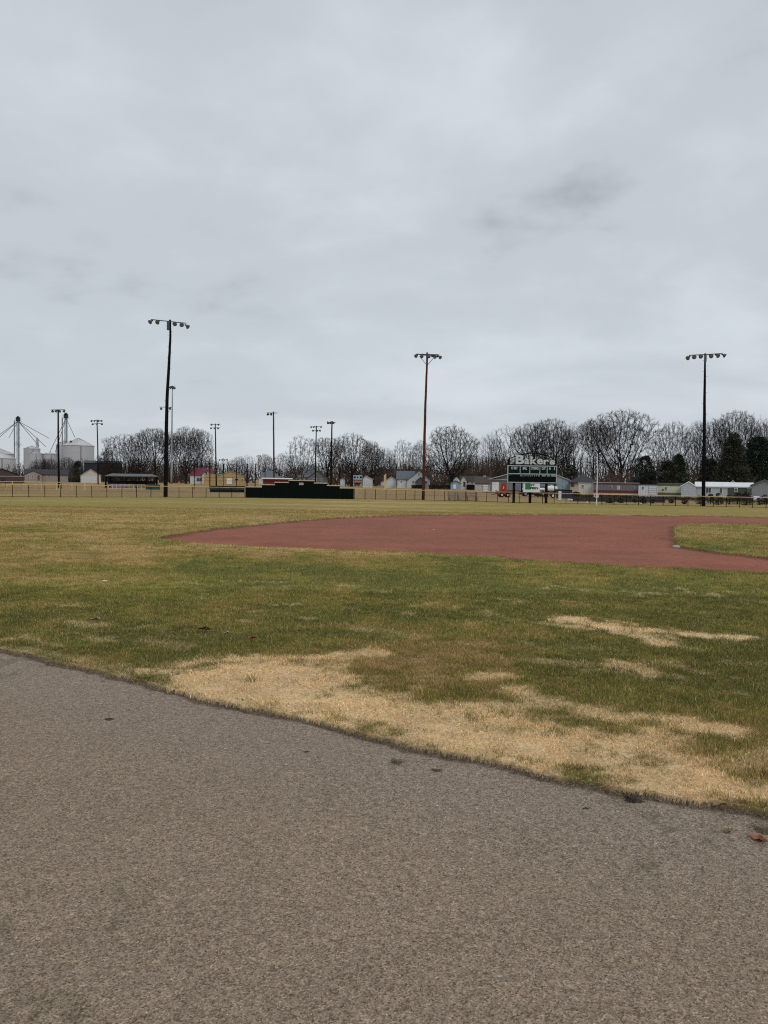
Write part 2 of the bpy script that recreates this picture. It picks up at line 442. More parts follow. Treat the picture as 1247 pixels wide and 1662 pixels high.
lcol = lcol*(1-lipd*0.85)+soil*0.9*lipd*0.85
# bare earth and thatch show between the blades close by
ground_mix = sstep(13, 7, fy)[:, None]*0.45
lcol = lcol*(1-ground_mix)+np.array([0.19, 0.130, 0.060])*ground_mix*(0.6+1.3*ldn[:, None])
nr, nc = GX.shape
idx = np.arange(nr*nc).reshape(nr, nc)
Q = np.stack([idx[:-1, :-1], idx[:-1, 1:], idx[1:, 1:], idx[1:, :-1]], -1).reshape(-1, 4)
cx_ = fx[Q].mean(1); cy_ = fy[Q].mean(1); csg = sg[Q].mean(1); cdt = sdirt[Q].mean(1)
CO = np.stack([fx, fy, fz], -1)
def sub_mesh(name, mask, colors, mtl):
    q = Q[mask]; used, inv = np.unique(q, return_inverse=True)
    return npmesh(name, CO[used], quads=inv.reshape(-1, 4), colors=colors[used], mtl=mtl, smooth=True)

def attr_mat(name, rough, spec=0.2, fine=(60, 0.35), mid=(6, 0.2), bump=0.3, bdist=0.01, transl=0.0):
    m = bpy.data.materials.new(name); m.use_nodes = True; t = m.node_tree; b = t.nodes['Principled BSDF']
    b.inputs['Roughness'].default_value = rough; b.inputs['Specular IOR Level'].default_value = spec
    at = t.nodes.new('ShaderNodeAttribute'); at.attribute_name = 'Col'
    g = t.nodes.new('ShaderNodeNewGeometry')
    cur = at.outputs['Color']; hs = []
    for sc_, amt in (fine, mid):
        if not amt: continue
        n = t.nodes.new('ShaderNodeTexNoise'); n.inputs['Scale'].default_value = sc_; n.inputs['Detail'].default_value = 4
        n.inputs['Roughness'].default_value = 0.7
        t.links.new(g.outputs['Position'], n.inputs['Vector'])
        mr = t.nodes.new('ShaderNodeMapRange'); mr.inputs[1].default_value = 0.3; mr.inputs[2].default_value = 0.7
        mr.inputs[3].default_value = 1-amt; mr.inputs[4].default_value = 1+amt; t.links.new(n.outputs[0], mr.inputs[0])
        mx = t.nodes.new('ShaderNodeVectorMath'); mx.operation = 'SCALE'
        t.links.new(cur, mx.inputs[0]); t.links.new(mr.outputs[0], mx.inputs['Scale']); cur = mx.outputs[0]; hs.append(n.outputs[0])
    t.links.new(cur, b.inputs['Base Color'])
    if bump and hs:
        bp = t.nodes.new('ShaderNodeBump'); bp.inputs['Strength'].default_value = bump; bp.inputs['Distance'].default_value = bdist
        t.links.new(hs[0], bp.inputs['Height']); t.links.new(bp.outputs[0], b.inputs['Normal'])
    if transl:
        tr = t.nodes.new('ShaderNodeBsdfTranslucent'); t.links.new(cur, tr.inputs['Color'])
        ms = t.nodes.new('ShaderNodeMixShader'); ms.inputs[0].default_value = transl
        o_ = t.nodes['Material Output']; t.links.new(b.outputs[0], ms.inputs[1]); t.links.new(tr.outputs[0], ms.inputs[2])
        t.links.new(ms.outputs[0], o_.inputs[0])
    return m
lawn_m = attr_mat('lawn_turf', 0.95, 0.1, (38, 0.40), (2.2, 0.22), 0.5, 0.02)
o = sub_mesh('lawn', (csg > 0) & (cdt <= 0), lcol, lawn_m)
tag(o, 'patchy olive green and straw lawn of the outfield', kind='structure')

# gravel warning track: grains of several tones
def gravel_mat():
    m = bpy.data.materials.new('warning_track_gravel'); m.use_nodes = True; t = m.node_tree; b = t.nodes['Principled BSDF']
    b.inputs['Roughness'].default_value = 0.9; b.inputs['Specular IOR Level'].default_value = 0.2
    g = t.nodes.new('ShaderNodeNewGeometry'); at = t.nodes.new('ShaderNodeAttribute'); at.attribute_name = 'Col'
    v = t.nodes.new('ShaderNodeTexVoronoi'); v.inputs['Scale'].default_value = 150
    t.links.new(g.outputs['Position'], v.inputs['Vector'])
    sp = t.nodes.new('ShaderNodeSeparateColor'); t.links.new(v.outputs['Color'], sp.inputs[0])
    r = t.nodes.new('ShaderNodeValToRGB'); c = r.color_ramp
    c.elements[0].position = 0.0; c.elements[0].color = (0.40, 0.36, 0.30, 1)
    c.elements[1].position = 1.0; c.elements[1].color = (1.75, 1.7, 1.6, 1)
    for p, col in ((0.12, (0.6, 0.58, 0.52)), (0.5, (0.95, 0.95, 0.95)), (0.8, (1.2, 1.18, 1.12)), (0.96, (1.5, 1.45, 1.4))):
        e = c.elements.new(p); e.color = (*col, 1)
    t.links.new(sp.outputs[0], r.inputs[0])
    n = t.nodes.new('ShaderNodeTexNoise'); n.inputs['Scale'].default_value = 32; n.inputs['Detail'].default_value = 7; n.inputs['Roughness'].default_value = 0.8
    t.links.new(g.outputs['Position'], n.inputs['Vector'])
    mr = t.nodes.new('ShaderNodeMapRange'); mr.inputs[1].default_value = 0.33; mr.inputs[2].default_value = 0.66; mr.inputs[3].default_value = 0.62; mr.inputs[4].default_value = 1.30
    t.links.new(n.outputs[0], mr.inputs[0])
    m1 = t.nodes.new('ShaderNodeVectorMath'); m1.operation = 'MULTIPLY'; t.links.new(at.outputs['Color'], m1.inputs[0]); t.links.new(r.outputs[0], m1.inputs[1])
    m2 = t.nodes.new('ShaderNodeVectorMath'); m2.operation = 'SCALE'; t.links.new(m1.outputs[0], m2.inputs[0]); t.links.new(mr.outputs[0], m2.inputs['Scale'])
    n5 = t.nodes.new('ShaderNodeTexNoise'); n5.inputs['Scale'].default_value = 17; n5.inputs['Detail'].default_value = 6; n5.inputs['Roughness'].default_value = 0.75
    t.links.new(g.outputs['Position'], n5.inputs['Vector'])
    mr5 = t.nodes.new('ShaderNodeMapRange'); mr5.inputs[1].default_value = 0.60; mr5.inputs[2].default_value = 0.70; mr5.inputs[3].default_value = 1.0; mr5.inputs[4].default_value = 0.62
    t.links.new(n5.outputs[0], mr5.inputs[0])
    m3 = t.nodes.new('ShaderNodeVectorMath'); m3.operation = 'SCALE'; t.links.new(m2.outputs[0], m3.inputs[0]); t.links.new(mr5.outputs[0], m3.inputs['Scale'])
    t.links.new(m3.outputs[0], b.inputs['Base Color'])
    ad = t.nodes.new('ShaderNodeMath'); ad.operation = 'ADD'; t.links.new(n.outputs[0], ad.inputs[0]); t.links.new(v.outputs['Distance'], ad.inputs[1])
    bp = t.nodes.new('ShaderNodeBump'); bp.inputs['Strength'].default_value = 0.8; bp.inputs['Distance'].default_value = 0.006
    t.links.new(ad.outputs[0], bp.inputs['Height']); t.links.new(bp.outputs[0], b.inputs['Normal'])
    return m
GB = np.array([0.295, 0.224, 0.162])
def gravel_color(x, y, s):
    big = .55*fbm(x*0.9, y*0.9, 101, 4)+.45*fbm(x*.5+y*.9, (y-x*.45)*3.0, 103, 3); med = fbm(x*4, y*4, 111, 4); sm_ = fbm(x*13, y*13, 113, 3)
    c = GB*(0.86+0.28*big)[..., None]
    grey = np.array([0.305, 0.248, 0.200])
    k = (sstep(-1.5, -0.1, s)*0.45+0.15)[..., None]; c = c*(1-k)+grey*k
    moss = (sstep(0.52, 0.66, med)*sstep(0.40, 0.62, fbm(x*0.8+3, y*0.8, 121, 3))*sstep(0.4, 0.6, sm_))[..., None]
    c = c*(1-moss*0.38)+np.array([0.105, 0.088, 0.045])*moss*0.38
    lip_shadow_soil = (sstep(-0.06, -0.01, s)*(.55+.45*sm_))[..., None]  # dark soil and shadow below the turf lip, painted into the gravel colour
    c = c*(1-lip_shadow_soil*0.8)+np.array([0.055, 0.038, 0.026])*lip_shadow_soil*0.8
    return c
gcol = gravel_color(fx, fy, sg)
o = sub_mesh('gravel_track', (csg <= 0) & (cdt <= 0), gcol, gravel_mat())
tag(o, 'brown grey fine gravel warning track', kind='structure')
# infield clay
dcol = np.array([0.275, 0.100, 0.062])*(0.80+0.40*fbm(fx*0.7, fy*0.7, 131, 4))[:, None]*(0.90+0.20*fbm(fx*.5, fy*7.0, 133, 3))[:, None]*(.93+.14*fbm(fx*3.3+fy, fy*3.3, 135, 3))[:, None]
pale = (sstep(0.5, 0.72, fbm(fx*0.22, fy*0.5, 141, 3)))[:, None]
dcol = dcol*(1-0.25*pale)+np.array([0.262, 0.122, 0.085])*0.25*pale
dcol = dcol*(1-0.3*sstep(0.35, 0.0, sdirt)[:, None])
clay_m = attr_mat('infield_clay', 0.9, 0.12, (30, 0.30), (5, 0.12), 0.4, 0.01)
o = sub_mesh('infield_dirt', cdt > 0, dcol, clay_m)
tag(o, 'brick red infield clay', kind='structure')

# ------------------------------------------------------------------ grass blades
rng = np.random.default_rng(7)
def scatter(y0, y1, dens, k=0.55, pad=2.3):
    wmax = k*y1+pad; n = int(dens*(y1-y0)*2*wmax)
    x = rng.uniform(-wmax, wmax, n); yy = rng.uniform(y0, y1, n)
    keep = np.abs(x) < k*yy+pad; x, yy = x[keep], yy[keep]
    s = sd_gravel(x, yy); d = sd_dirt(x, yy) if y1 > 13 else np.full(x.shape, -9.0)
    keep = (s > -0.006) & (d < 0.01); keep &= (s > .018) | (rng.random(len(s)) < .6)
    return x[keep], yy[keep], s[keep], d[keep]
def gz(x, yy, s, d):
    t = np.clip((yy-42)/32, 0, 1); z = FARZ*t*t*(3-2*t)
    z = z - 0.040*sstep(0.010, -0.010, s) - 0.055*sstep(-0.05, 0.02, d)
    return z + (fbm(x*1.7, yy*1.7, 91, 3)-0.5)*0.030*sstep(0.05, 0.6, s)*sstep(0.0, -0.4, d)
BV = []; BT = []; BC = []; bofs = 0
def blades(y0, y1, dens, hgt, wid, two=True):
    global bofs
    x, yy, s, d = scatter(y0, y1, dens)
    n = len(x); z = gz(x, yy, s, d); c, dn, t = lawn_color(x, yy, .16, (rng.normal(0, 1, n), rng.random(n)))
    clump = fbm(x*9, yy*9, 151, 2); clump2 = fbm(x*3.5, yy*3.5, 155, 2)
    h = hgt*rng.uniform(0.40, 1.25, n)*(0.35+1.3*clump)*(1-0.30*dn)*(0.7+0.6*clump2)
    # ragged overhang of dead blades along the gravel edge
    lipm = (s < 0.018)
    h = np.where(lipm, hgt*rng.uniform(.7, 2.0, n), h)
    az = rng.uniform(0, 2*np.pi, n); lean = rng.uniform(0.15, 0.75, n)+0.45*dn
    az = np.where(lipm & (rng.random(n) < 0.75), -np.pi/2-0.35+rng.normal(0, 0.6, n), az)
    lean = np.where(lipm, rng.uniform(0.8, 1.5, n), lean)
    c = np.where(lipm[:, None], np.array([0.74, 0.55, 0.34])*rng.uniform(0.25, 1.3, n)[:, None], c)
    # individual blades: some dead in the green, some green in the dead
    r = rng.random(n); od = (r < 0.16+0.20*np.clip(t, 0, 1))
    c = np.where(od[:, None], c*0.4+np.array([0.60, 0.42, 0.20])*0.6, c)
    gr = (r > 0.985) & (dn > 0.4); c = np.where(gr[:, None], np.array([0.12, 0.13, 0.04]), c)
    c = c*np.exp(rng.normal(0, .30, n))[:, None]*(.80+.42*clump2)[:, None]
    dx, dy = np.cos(az)*np.sin(lean)*h, np.sin(az)*np.sin(lean)*h; dz = np.cos(lean)*h
    pa = rng.uniform(0, np.pi, n); wx, wy = np.cos(pa)*wid*rng.uniform(.6, 1.2, n), np.sin(pa)*wid
    base = np.stack([x, yy, z-0.003], -1); wv = np.stack([wx, wy, np.zeros(n)], -1)*0.5
    tip = base+np.stack([dx, dy, dz], -1)
    if two:
        mid = base+np.stack([dx*0.32, dy*0.32, dz*0.62], -1)
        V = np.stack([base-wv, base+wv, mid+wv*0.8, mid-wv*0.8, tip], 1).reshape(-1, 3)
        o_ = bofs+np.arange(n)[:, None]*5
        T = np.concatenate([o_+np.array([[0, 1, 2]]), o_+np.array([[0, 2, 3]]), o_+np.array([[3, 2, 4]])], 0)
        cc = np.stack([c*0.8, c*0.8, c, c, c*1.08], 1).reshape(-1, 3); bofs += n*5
    else:
        V = np.stack([base-wv, base+wv, tip], 1).reshape(-1, 3); o_ = bofs+np.arange(n)[:, None]*3
        T = o_+np.array([[0, 1, 2]]); cc = np.repeat(c, 3, 0); bofs += n*3
    BV.append(V); BT.append(T); BC.append(cc)
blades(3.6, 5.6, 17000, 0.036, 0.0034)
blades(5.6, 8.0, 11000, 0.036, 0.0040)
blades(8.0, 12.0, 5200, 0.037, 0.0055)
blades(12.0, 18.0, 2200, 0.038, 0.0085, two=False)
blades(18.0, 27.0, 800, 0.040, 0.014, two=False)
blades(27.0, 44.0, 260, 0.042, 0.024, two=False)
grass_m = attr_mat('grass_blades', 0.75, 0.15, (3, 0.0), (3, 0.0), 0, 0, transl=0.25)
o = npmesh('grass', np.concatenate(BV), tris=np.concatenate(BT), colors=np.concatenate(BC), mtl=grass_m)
tag(o, 'short winter grass blades, green with straw coloured dead patches', 'grass', kind='stuff')

# loose grains on the track
def grains(y0, y1, dens, r0, r1):
    wmax = 0.55*y1+1.4; n = int(dens*(y1-y0)*2*wmax)
    x = rng.uniform(-wmax, wmax, n); yy = rng.uniform(y0, y1, n); s = sd_gravel(x, yy)
    k = (np.abs(x) < 0.55*yy+1.4) & (s < -0.01); x, yy, s = x[k], yy[k], s[k]; n = len(x)
    z = -0.040 + (fbm(x*2.5, yy*2.5, 95, 3)-0.5)*0.012
    r = r0*(r1/r0)**(rng.random(n)**2.2)
    a = rng.uniform(0, 2*np.pi, n); V = []
    for j in range(4):
        aj = a+j*np.pi/2+rng.uniform(-.4, .4, n); rj = r*rng.uniform(.7, 1.3, n)
        V.append(np.stack([x+np.cos(aj)*rj, yy+np.sin(aj)*rj, z-0.0005], -1))
    V.append(np.stack([x+rng.uniform(-.4, .4, n)*r, yy+rng.uniform(-.4, .4, n)*r, z+r*rng.uniform(.6, 1.1, n)], -1))
    V = np.stack(V, 1).reshape(-1, 3); o_ = np.arange(n)[:, None]*5
    T = np.concatenate([o_+np.array([[q, (q+1) % 4, 4]]) for q in range(4)], 0)
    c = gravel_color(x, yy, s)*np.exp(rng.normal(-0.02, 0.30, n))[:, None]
    w_ = rng.random(n) < 0.010; c[w_] = np.array([0.55, 0.50, 0.44])
    return V, T, np.repeat(c, 5, 0)
g1 = grains(1.5, 3.6, 9000, 0.0012, 0.0042); g2 = grains(3.6, 8.2, 3000, 0.0018, 0.0055)
V = np.concatenate([g1[0], g2[0]]); T = np.concatenate([g1[1], g2[1]+len(g1[0])]); C = np.concatenate([g1[2], g2[2]])
stone_m = attr_mat('loose_grains', 0.85, 0.25, (3, 0.0), (3, 0.0), 0, 0)
o = npmesh('loose_gravel', V, tris=T, colors=C, mtl=stone_m)
tag(o, 'small loose grains scattered over the gravel track', 'gravel', kind='stuff')

# ------------------------------------------------------------------ materials of the built things
tarred = mat('creosoted_pole_wood', (0.009, 0.0085, 0.010), 0.95, 0.2, 3.0, bump=0.4, spec=0.05)
redpole = mat('red_brown_pole_wood', (0.105, 0.034, 0.024), 0.9, 0.22, 3.0, bump=0.4, spec=.08, col2=(0.040, 0.015, 0.012))
dkmetal = mat('dark_steel', (0.045, 0.05, 0.055), 0.5, 0.15, 5, metal=0.4)
galv = mat('galvanised_steel', (0.30, 0.33, 0.35), 0.5, 0.12, 4, metal=0.5)
lampglass = mat('floodlight_glass', (0.10, 0.13, 0.14), 0.25, 0.3, 9, spec=0.6)
lampshell = mat('floodlight_shell', (0.08, 0.09, 0.10), 0.5, 0.2, 9, metal=0.3)
yellowcap = mat('yellow_plastic_cap', (0.66, 0.42, 0.13), 0.6, 0.16, 1.2, col2=(0.50, 0.33, 0.13))
postm = mat('black_fence_post', (0.016, 0.011, 0.010), 0.9, 0.2, 4, spec=.05)
wirem = mat('black_wire', (0.05, 0.042, 0.038), 0.7, 0.2, 4)
paleyellow = mat('pale_yellow_paint', (0.62, 0.50, 0.22), 0.6, 0.12, 3)
white = mat('white_paint', (0.74, 0.75, 0.75), 0.6, 0.08, 2)
whitemetal = mat('white_sheet_metal', (0.66, 0.68, 0.69), 0.5, 0.08, 0.6)
glassm = mat('window_glass', (0.035, 0.045, 0.055), 0.15, 0.25, 0.8, spec=0.6)
darkm = mat('black_paint', (0.007, 0.008, 0.009), 0.85, 0.2, 2, spec=.08)
bark = mat('bark', (0.030, 0.025, 0.023), 0.95, 0.2, 2.0, spec=.05)
twig = mat('bare_twigs', (0.040, 0.031, 0.028), 0.95, 0.2, 0.6, spec=.05)
twig_brown = mat('brown_twigs', (0.105, 0.070, 0.050), 0.95, 0.25, 0.4)

# ------------------------------------------------------------------ outfield fences
WALLPX = (398, 574)
def fence(line, name, label, spacing, group=None, cap=True, capm=None, wire=True, postw=0.035, capr=0.035, wire_step=0.13, wm=None, pm=None, cath='fence'):
    """line: [(x, y, z, height)]"""
    o = line[0]; root = empty(name, (o[0], o[1], o[2]), label, cath, group)
    P = [(p[0]-o[0], p[1]-o[1], p[2]-o[2], p[3]) for p in line]
    seg = [math.hypot(P[i+1][0]-P[i][0], P[i+1][1]-P[i][1]) for i in range(len(P)-1)]; tot = sum(seg)
    def at(s):
        for i, L_ in enumerate(seg):
            if s <= L_ or i == len(seg)-1:
                t = s/L_; a, b = P[i], P[i+1]
                return tuple(a[k]+(b[k]-a[k])*t for k in range(4))
            s -= L_
    n = max(1, round(tot/spacing)); mr = random.Random(5)
    for i in range(n+1):
        p = at(min(tot, i*tot/n)); q = MB(); h = p[3]+mr.uniform(-.015, .015)
        q.path([(p[0], p[1], p[2]-0.05), (p[0]+mr.uniform(-.012, .012), p[1], p[2]+h)], [postw*mr.uniform(.8, 1.1)]*2, 6)
        q.lathe([(0, postw*1.25), (0.05, postw*0.6)], (p[0], p[1], p[2]+h-0.03), (0, 0, 1), 6)
        q.build('post', pm or postm, root)
    pts = [at(tot*i/(n*2)) for i in range(n*2+1)]
    c = MB()
    wob = [mr.uniform(-.014, .014) for _ in pts]
    c.path([(p[0], p[1]-0.01, p[2]+p[3]+w_) for p, w_ in zip(pts, wob)], [capr]*len(pts), 6)
    c.build('top_rail', capm or (yellowcap if cap else pm or postm), root)
    c = MB()
    c.path([(p[0], p[1], p[2]+0.06) for p in pts], [0.017]*len(pts), 5)
    c.path([(p[0], p[1], p[2]+p[3]*0.52) for p in pts], [0.006]*len(pts), 4)
    c.build('bottom_rail', pm or postm, root)
    if wire:
        c = MB(); m = int(tot/wire_step); r = 0.0045
        for sgn in (1, -1):
            for i in range(m):
                s0 = i*wire_step; p = at(s0); s1 = s0+sgn*p[3]*0.8
                if s1 < 0 or s1 > tot: continue
                q = at(s1)
                a = (p[0], p[1], p[2]+0.05); b = (q[0], q[1], q[2]+q[3]-0.02)
                c.add([(a[0]-r, a[1], a[2]), (a[0]+r, a[1], a[2]), (b[0]+r, b[1], b[2]), (b[0]-r, b[1], b[2]),
                       (a[0], a[1]-r*1.5, a[2]), (b[0], b[1]-r*1.5, b[2])], [(0, 1, 2, 3), (0, 4, 5, 3), (4, 1, 2, 5)])
        c.build('wire_mesh', wm or wirem, root)
    return root
def fpt(u, vb, vt):
    x, y, z = gp(u, vb); return (x, y, z, hz(u, vt, y))
LF = [fpt(*a) for a in [(-60,807,784.5),(0,806.8,786.3),(60,807,787),(110,807.2,787.4),(200,807.6,788.3),(300,807.9,789.8),(350,808,790.6),(396.5,808,791.3)]]
RF = [fpt(*a) for a in [(575.5,810.3,793.4),(640,811,794.6),(700,812.7,796.3),(760,814.2,797.6),(830,816,799),(900,817.6,800.7),(1000,819.7,803),(1100,821.6,805),(1180,823.2,806.5),(1247,824.8,808),(1310,826.2,809.3)]]
fence(LF, 'outfield_fence', 'low black wire fence with yellow capped top rail left of the dark green wall', 1.42)
fence(RF, 'outfield_fence', 'low black wire fence with yellow capped top rail right of the dark green wall', 1.18)

# dark green batter's eye wall, stepped
wallm = siding('dark_green_boards', (0.0055, 0.0095, 0.008), 0.22, True, rough=0.95, dark=0.35); wallm.node_tree.nodes['Principled BSDF'].inputs['Specular IOR Level'].default_value = .04
YW = Yat(486, 809)
wx = lambda u, v=808: pt(u, v, YW)[0]
x_c = wx(486); wr = empty('batters_eye_wall', (x_c, YW, FARZ), 'dark green stepped board wall with pale capping and a number in the middle', 'wall')
capm_ = mat('pale_wall_cap', (0.55, 0.45, 0.30), 0.7, 0.15, 2)
steps = [(398.5, 425, 791), (425, 446, 787.3), (446, 468.5, 783.6), (468.5, 510, 780.6), (510, 531, 784.8), (531, 552, 788.8), (552, 574.5, 792.8)]
for i, (u0, u1, v) in enumerate(steps):
    a, b = wx(u0)-x_c, wx(u1)-x_c; h = hz((u0+u1)/2, v, YW)
    q = MB().box(a+.004, -0.06+0.004*(i % 2), 0, b-.004, 0.06, h); q.build('panel', wallm, wr)
    q = MB().box(a-.03, -0.11+0.004*(i % 2), h, b+.03, 0.11, h+0.10); q.build('capping', capm_, wr)
    q = MB()
    for xx in (a+0.15, b-0.15): q.box(xx-.05, 0.06, 0, xx+.05, 0.16, h-.02)
    q.build('brace_post', darkm, wr)
h5 = hz(489, 785.3, YW)
text_part('number', '300', white, wr, wx(489)-x_c, -0.066, h5, 0.50, 0.27, 0.02, 0.012)

# ------------------------------------------------------------------ light poles
def lamp(parent, p, aim, r, glass=lampglass):
    """floodlight: housing, bowl and lens; p relative to the pole"""
    d = norm(aim); q = MB()
    b = (p[0]-d[0]*r*1.1, p[1]-d[1]*r*1.1, p[2]-d[2]*r*1.1)
    q.lathe([(-r*.9, r*.25), (-r*.7, r*.36), (0, r*.38), (r*.35, r*.62), (r*.85, r*.93), (r*1.12, r), (r*1.14, r*.9)], b, d, 12)
    o = q.build('floodlight', lampshell, parent)
    q = MB(); q.lathe([(0, r*.88), (r*.10, r*.6), (r*.13, r*.15)], (b[0]+d[0]*r*1.15, b[1]+d[1]*r*1.15, b[2]+d[2]*r*1.15), d, 12)
    q.build('lens', glass, o)
    q = MB(); q.tube((p[0]-d[0]*r*.6, p[1]-d[1]*r*.6, p[2]-d[2]*r*.6), (p[0]-d[0]*r*.6, p[1]-d[1]*r*.6, p[2]+r*1.25), r*.09, n=5)
    q.build('bracket', lampshell, o)
def light_pole(name, label, Y, pts, rad, m, arms=(), lamps=(), box=None, braces=(), pegs=False, lr=0.22, group=None, base_v=None, armr=0.05):
    """pts: photo pixels along the pole from the base up, rad: radii in metres"""
    x0 = gx(pts[0][0], Y); gz0 = ground_z(Y)
    root = empty(name, (x0, Y, gz0), label, 'light pole', group)
    def lp(u, v, dy=0.0):
        p = pt(u, v, Y); return (p[0]-x0, dy, p[2]-gz0)
    P = [(0, 0, -0.1)]+[lp(*p) for p in pts[1:]]
    # subdivide for a gently uneven shaft
    q = MB(); rs = []; PP = []; r_ = random.Random(int(pts[0][0]))
    for i in range(len(P)-1):
        for k in range(4):
            t = k/4; PP.append(tuple(P[i][j]+(P[i+1][j]-P[i][j])*t+(r_.uniform(-.012, .012) if k else 0) for j in range(3)))
            rs.append(rad[i]+(rad[i+1]-rad[i])*t)
    PP.append(P[-1]); rs.append(rad[-1]); q.path(PP, rs, 12); q.build('pole', m, root, smooth=True)
    for a in arms:
        q = MB(); (u0, v0), (u1, v1) = a[:2]; dy = a[2] if len(a) > 2 else -0.22
        q.path([lp(u0, v0, dy), lp((u0+u1)/2, (v0+v1)/2, dy+(0.02)), lp(u1, v1, dy)], [armr]*3, 6)
        q.build('crossarm', dkmetal, root)
    for (u, v, ax, ay, az, *k) in lamps:
        lamp(root, lp(u, v, -0.35 if not k else k[0]), (ax, ay, az), lr if len(k) < 2 else k[1])
    for (a, b) in braces:
        MB().tube(lp(*a, -0.2), lp(*b, -0.05), armr*.6, n=5).build('brace', dkmetal, root)
    if box:
        u0, v0, u1, v1 = box; a = lp(u0, v1); b = lp(u1, v0)
        MB().box(a[0], -0.42, a[2], b[0], -0.16, b[2]).build('control_box', lampshell, root)
    if pegs:
        nseg = len(PP)
        for i in range(2, nseg-1):
            q = MB()
            p = PP[i]; s = 1 if i % 2 else -1
            q.tube((p[0]+s*rs[i]*.8, p[1], p[2]), (p[0]+s*(rs[i]+.16), p[1], p[2]), 0.012, n=4)
            q.build('climbing_peg', dkmetal, root)
    return root
G1 = 'tall floodlight poles around this ball field'
Y1 = Yat(269, 806.5)+0.5; k1 = Y1/F
light_pole('floodlight_pole', 'tall black crooked floodlight pole left of the green wall, five lamps on a sloping crossarm', Y1,
           [(269, 807), (270, 720), (271.3, 650), (275, 580), (276.8, 545), (276.2, 519)], [0.235, 0.205, 0.18, 0.145, 0.12, 0.115], tarred,
           arms=[((246.5, 519.2), (303.5, 525.3))],
           lamps=[(245, 524, -.45, -.7, -.6), (257, 524.5, -.2, -.85, -.55), (285.3, 527, .1, -.9, -.5), (296.5, 528.5, .35, -.85, -.55), (307, 532, 1.0, -.25, -.75)],
           box=(272.6, 522, 276.4, 536.5), pegs=True, lr=0.245, group=G1)
Y2 = Yat(687, 811)-0.3
light_pole('floodlight_pole', 'tall red brown floodlight pole behind the fence in the middle, lamps on both sides', Y2,
           [(687, 811), (688.6, 740), (690.3, 670), (692.4, 610), (693.3, 590), (693.6, 572)], [0.175, 0.155, 0.135, 0.115, 0.11, 0.10], redpole,
           arms=[((676.5, 575.3), (694, 577.6)), ((694, 577.6), (713, 576.3)), ((678, 574.0), (711, 574.8), 0.35)],
           lamps=[(675, 578.8, -.4, -.8, -.45), (684.5, 579.3, -.15, -.9, -.4), (695.8, 579.4, .1, -.95, -.35), (706, 580.3, .45, -.8, -.45), (714.8, 581, .6, -.7, -.45),
                  (677, 575.2, -.4, .8, -.4, 0.5, .15), (685.5, 575.6, -.1, .9, -.4, .5, .15), (702.5, 577.0, .2, .9, -.4, .5, .15), (711.2, 577.2, .5, .8, -.4, .5, .15)],
           braces=[((681, 579), (692.6, 592)), ((706, 579), (694.5, 592))], lr=0.215, group=G1)
Y3 = Yat(1142, 822)+0.4
light_pole('floodlight_pole', 'tall black straight floodlight pole before the white roofed trailer, six lamps on one crossarm', Y3,
           [(1142, 822), (1142.8, 740), (1143.4, 690), (1144.2, 620), (1144.6, 585), (1144.8, 573.5)], [0.19, 0.165, 0.15, 0.115, 0.085, 0.08], tarred,
           arms=[((1117.5, 577.3), (1170.7, 574.4))],
           lamps=[(1114, 582.3, -.8, -.5, -.55), (1124.8, 580.5, -.25, -.9, -.4), (1135.5, 579.6, 0, -.95, -.4), (1152.4, 579.2, .1, -.95, -.4), (1163.8, 578.6, .4, -.85, -.45), (1175, 578.8, 1.0, -.3, -.7)],
           box=(1141.6, 576, 1144.6, 588.5), pegs=True, lr=0.225, group=G1)
G2 = 'distant floodlight poles of the neighbouring fields'
def tiers(us, v, r=None): return [(u, v, (-.3 if i % 2 else .3), -.7, -.7) for i, u in enumerate(us)]
light_pole('floodlight_pole', 'black floodlight pole in front of the brown ranch house, one crossarm', 140, [(96, 791), (95, 730), (94.6, 664.5)], [.19, .16, .13], tarred,
           arms=[((83.5, 665.5), (106, 665.2))], lamps=tiers((87, 92, 98.5, 105), 668.3), lr=0.24, group=G2, armr=.07)
light_pole('floodlight_pole', 'black floodlight pole beside the small white garage, two crossarms', 205, [(159.5, 785), (159, 730), (157.8, 681)], [.17, .15, .13], tarred,
           arms=[((148, 683), (167, 682.6)), ((150.5, 688), (167.5, 687.6))], lamps=tiers((149.5, 154, 161, 165.5), 683.8)+tiers((151.5, 158, 166.5), 689), lr=0.26, group=G2, armr=.08)
light_pole('floodlight_pole', 'black floodlight pole almost hidden behind the tall crooked pole', 150, [(268.2, 791), (269, 730), (270, 659.5)], [.17, .15, .12], tarred,
           arms=[((259.5, 660.8), (279, 661.2))], lamps=tiers((262.7, 276.8), 664), lr=0.24, group=G2, armr=.06)
light_pole('steel_light_mast', 'slim grey steel light mast right of the tall crooked pole', 250, [(278.4, 782), (279, 720), (280.2, 626)], [.33, .25, .16], galv,
           arms=[((276.5, 627), (284.5, 627))], lamps=[(277, 629.5, -.3, -.8, -.5), (280.6, 629.5, 0, -.9, -.5), (284, 630.5, .6, -.6, -.6)], lr=0.42, group=G2, armr=.09)
light_pole('floodlight_pole', 'dark floodlight pole in front of the yellow building, two crossarms', 205, [(351.3, 788), (350.5, 740), (349.6, 687.5)], [.19, .17, .13], tarred,
           arms=[((341.7, 688.9), (358, 688.9)), ((342.5, 694.6), (358, 694.4))], lamps=tiers((344, 355), 689.8)+tiers((343.3, 348.8, 354.6), 695.6), lr=0.25, group=G2, armr=.07)
light_pole('floodlight_pole', 'dark floodlight pole behind the red dugout, lamps left of its top', 140, [(445, 792), (444.6, 730), (444.1, 668)], [.155, .14, .12], redpole,
           arms=[((434, 670.2), (451, 670.5))], lamps=tiers((435.6, 440.6), 673), lr=0.24, group=G2, armr=.06)
